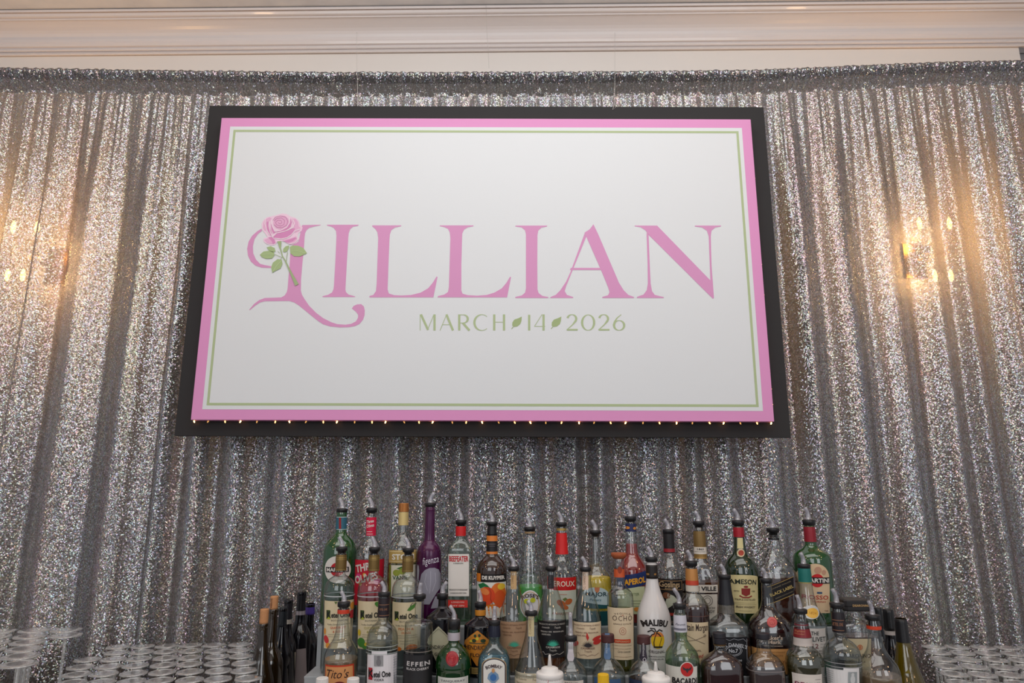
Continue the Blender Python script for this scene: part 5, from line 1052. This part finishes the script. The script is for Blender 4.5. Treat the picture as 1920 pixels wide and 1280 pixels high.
b = squeeze(1030.5, 1227, 1260, 25.5, 'white squeeze bottle with pointed nozzle, left of the yellow-capped one'); b.L = b.body; b.ink((190, 80, 80), ST_([(1025, 1273), (1027, 1271), (1028, 1275), (1027, 1279)], .8), name='marker_scrawl', eps=.001)
b = squeeze(1229, 1240, 1269, 26.5, 'white squeeze bottle with pointed nozzle, right of the yellow-capped one')
def capped(px, yt, hw, col, lab, scr=None):
    b = Bottle('squeeze_bottle', lab, px, yt, 1.68, ZC, [(yt + 17, hw * .9), (yt + 26, hw * 1.9), (yt + 34, hw * 2.0)], WHITEP, 'squeeze bottle', 'condiment squeeze bottles at the very front', part='body')
    c = b.cap(yt, yt + 18, hw, hw * 1.05, col, 'cap', .45, 0, True)
    return b
capped(604.5, 1270, 11.2, (226, 222, 218), 'small bottle with ribbed white cap, at the bottom edge on the far left')
capped(662.5, 1270.5, 11.2, (228, 224, 220), 'small bottle with ribbed white cap, in front of the kraft-labelled bottle')
capped(1131, 1263, 10.3, (232, 184, 20), 'small bottle with ribbed bright yellow cap')

# ------------------------------------------------------------------ upturned stemware
def glass_meshes(h, rf, rb, hb):
    """upside-down wine glass: foot at the top, bowl mouth on the counter"""
    foot = [(h - .0060, .0045), (h - .0042, rf * .45), (h - .0030, rf * .85), (h - .0026, rf), (h - .0012, rf * 1.004), (h, rf * .985), (h + .0006, rf * .6), (h + .0002, 0.002)]
    stem = [(hb - .004, .0070), (hb + .006, .0045), ((h + hb) / 2, .0036), (h - .012, .0042), (h - .0055, .0085)]
    bowl = [(0, rb * .82), (hb * .35, rb * .97), (hb * .62, rb), (hb * .82, rb * .80), (hb * .94, rb * .45), (hb, .0075)]
    out = []
    for nm, pr, c1 in (('foot', foot, True), ('stem', stem, False), ('bowl', bowl, False)):
        V, Fc = lathe_vf(pr, 24, None, False, c1); me = bpy.data.meshes.new(nm); me.from_pydata(V, [], Fc); me.materials.append(STEM)
        me.polygons.foreach_set('use_smooth', [True] * len(me.polygons)); out.append((nm, me))
    return out
small = glass_meshes(0.237, .0318, .032, .115); big = glass_meshes(0.292, .040, .043, .150)
def stemware(x, y, ms, label, group, rz=0):
    o = empty('wine_glass', (x, y, H + ZC), rz); tag(o, label, 'glass', group)
    for nm, me in ms:
        c = bpy.data.objects.new(nm, me); C.objects.link(c); c.parent = o
rg = random.Random(3)
def xy(px, py, zt):
    a = math.atan((640 - py) / F) + TH; Y = zt / math.tan(a); return (px - 960) * den(zt, Y) / F, Y
# left block: staggered rows, receding
zt = ZC + .237
for r_ in range(8):
    Y = 2.07 - .077 * r_ 
    for k in range(14):
        X = -1.135 + .0665 * k + (.03325 if r_ % 2 else 0) + rg.uniform(-.003, .003); yy = Y + (X + .75) * .10 + .08 + rg.uniform(-.003, .003)
        px = 960 + X * F / den(zt, yy); 
        lim = 466 if r_ < 6 else 440
        if px < lim and px > (150 if r_ < 3 else 105 if r_ < 6 else 90) and X < -.60:
            stemware(X, yy, small, 'clear stemmed glass standing upside down in the block left of the wine bottles', 'upturned glasses left of the wine bottles')
for r_ in range(6):
    Y = 2.06 - .081 * r_
    for k in range(9):
        X = -1.80 + .090 * k + (.045 if r_ % 2 else 0) + rg.uniform(-.003, .003); yy = Y + (X + 1.3) * .10 + rg.uniform(-.003, .003)
        px = 960 + X * F / den(ZC + .292, yy)
        if -70 < px < (150 if r_ < 2 else 110 if r_ < 4 else 70): stemware(X, yy, big, 'large clear wine glass standing upside down at the left edge', 'large upturned wine glasses at the left edge')
for r_ in range(7):
    Y = 2.11 - .077 * r_
    for k in range(15):
        X = 1.02 + .0665 * k + (.03325 if r_ % 2 else 0) + rg.uniform(-.003, .003); yy = Y - (X - 1.3) * .06 + rg.uniform(-.003, .003)
        px = 960 + X * F / den(zt, yy)
        if 1735 + (12 if r_ < 2 else 0) + r_ * 6 < px < 1990: stemware(X, yy, small, 'clear stemmed glass standing upside down in the block right of the bottles', 'upturned glasses right of the bottles')
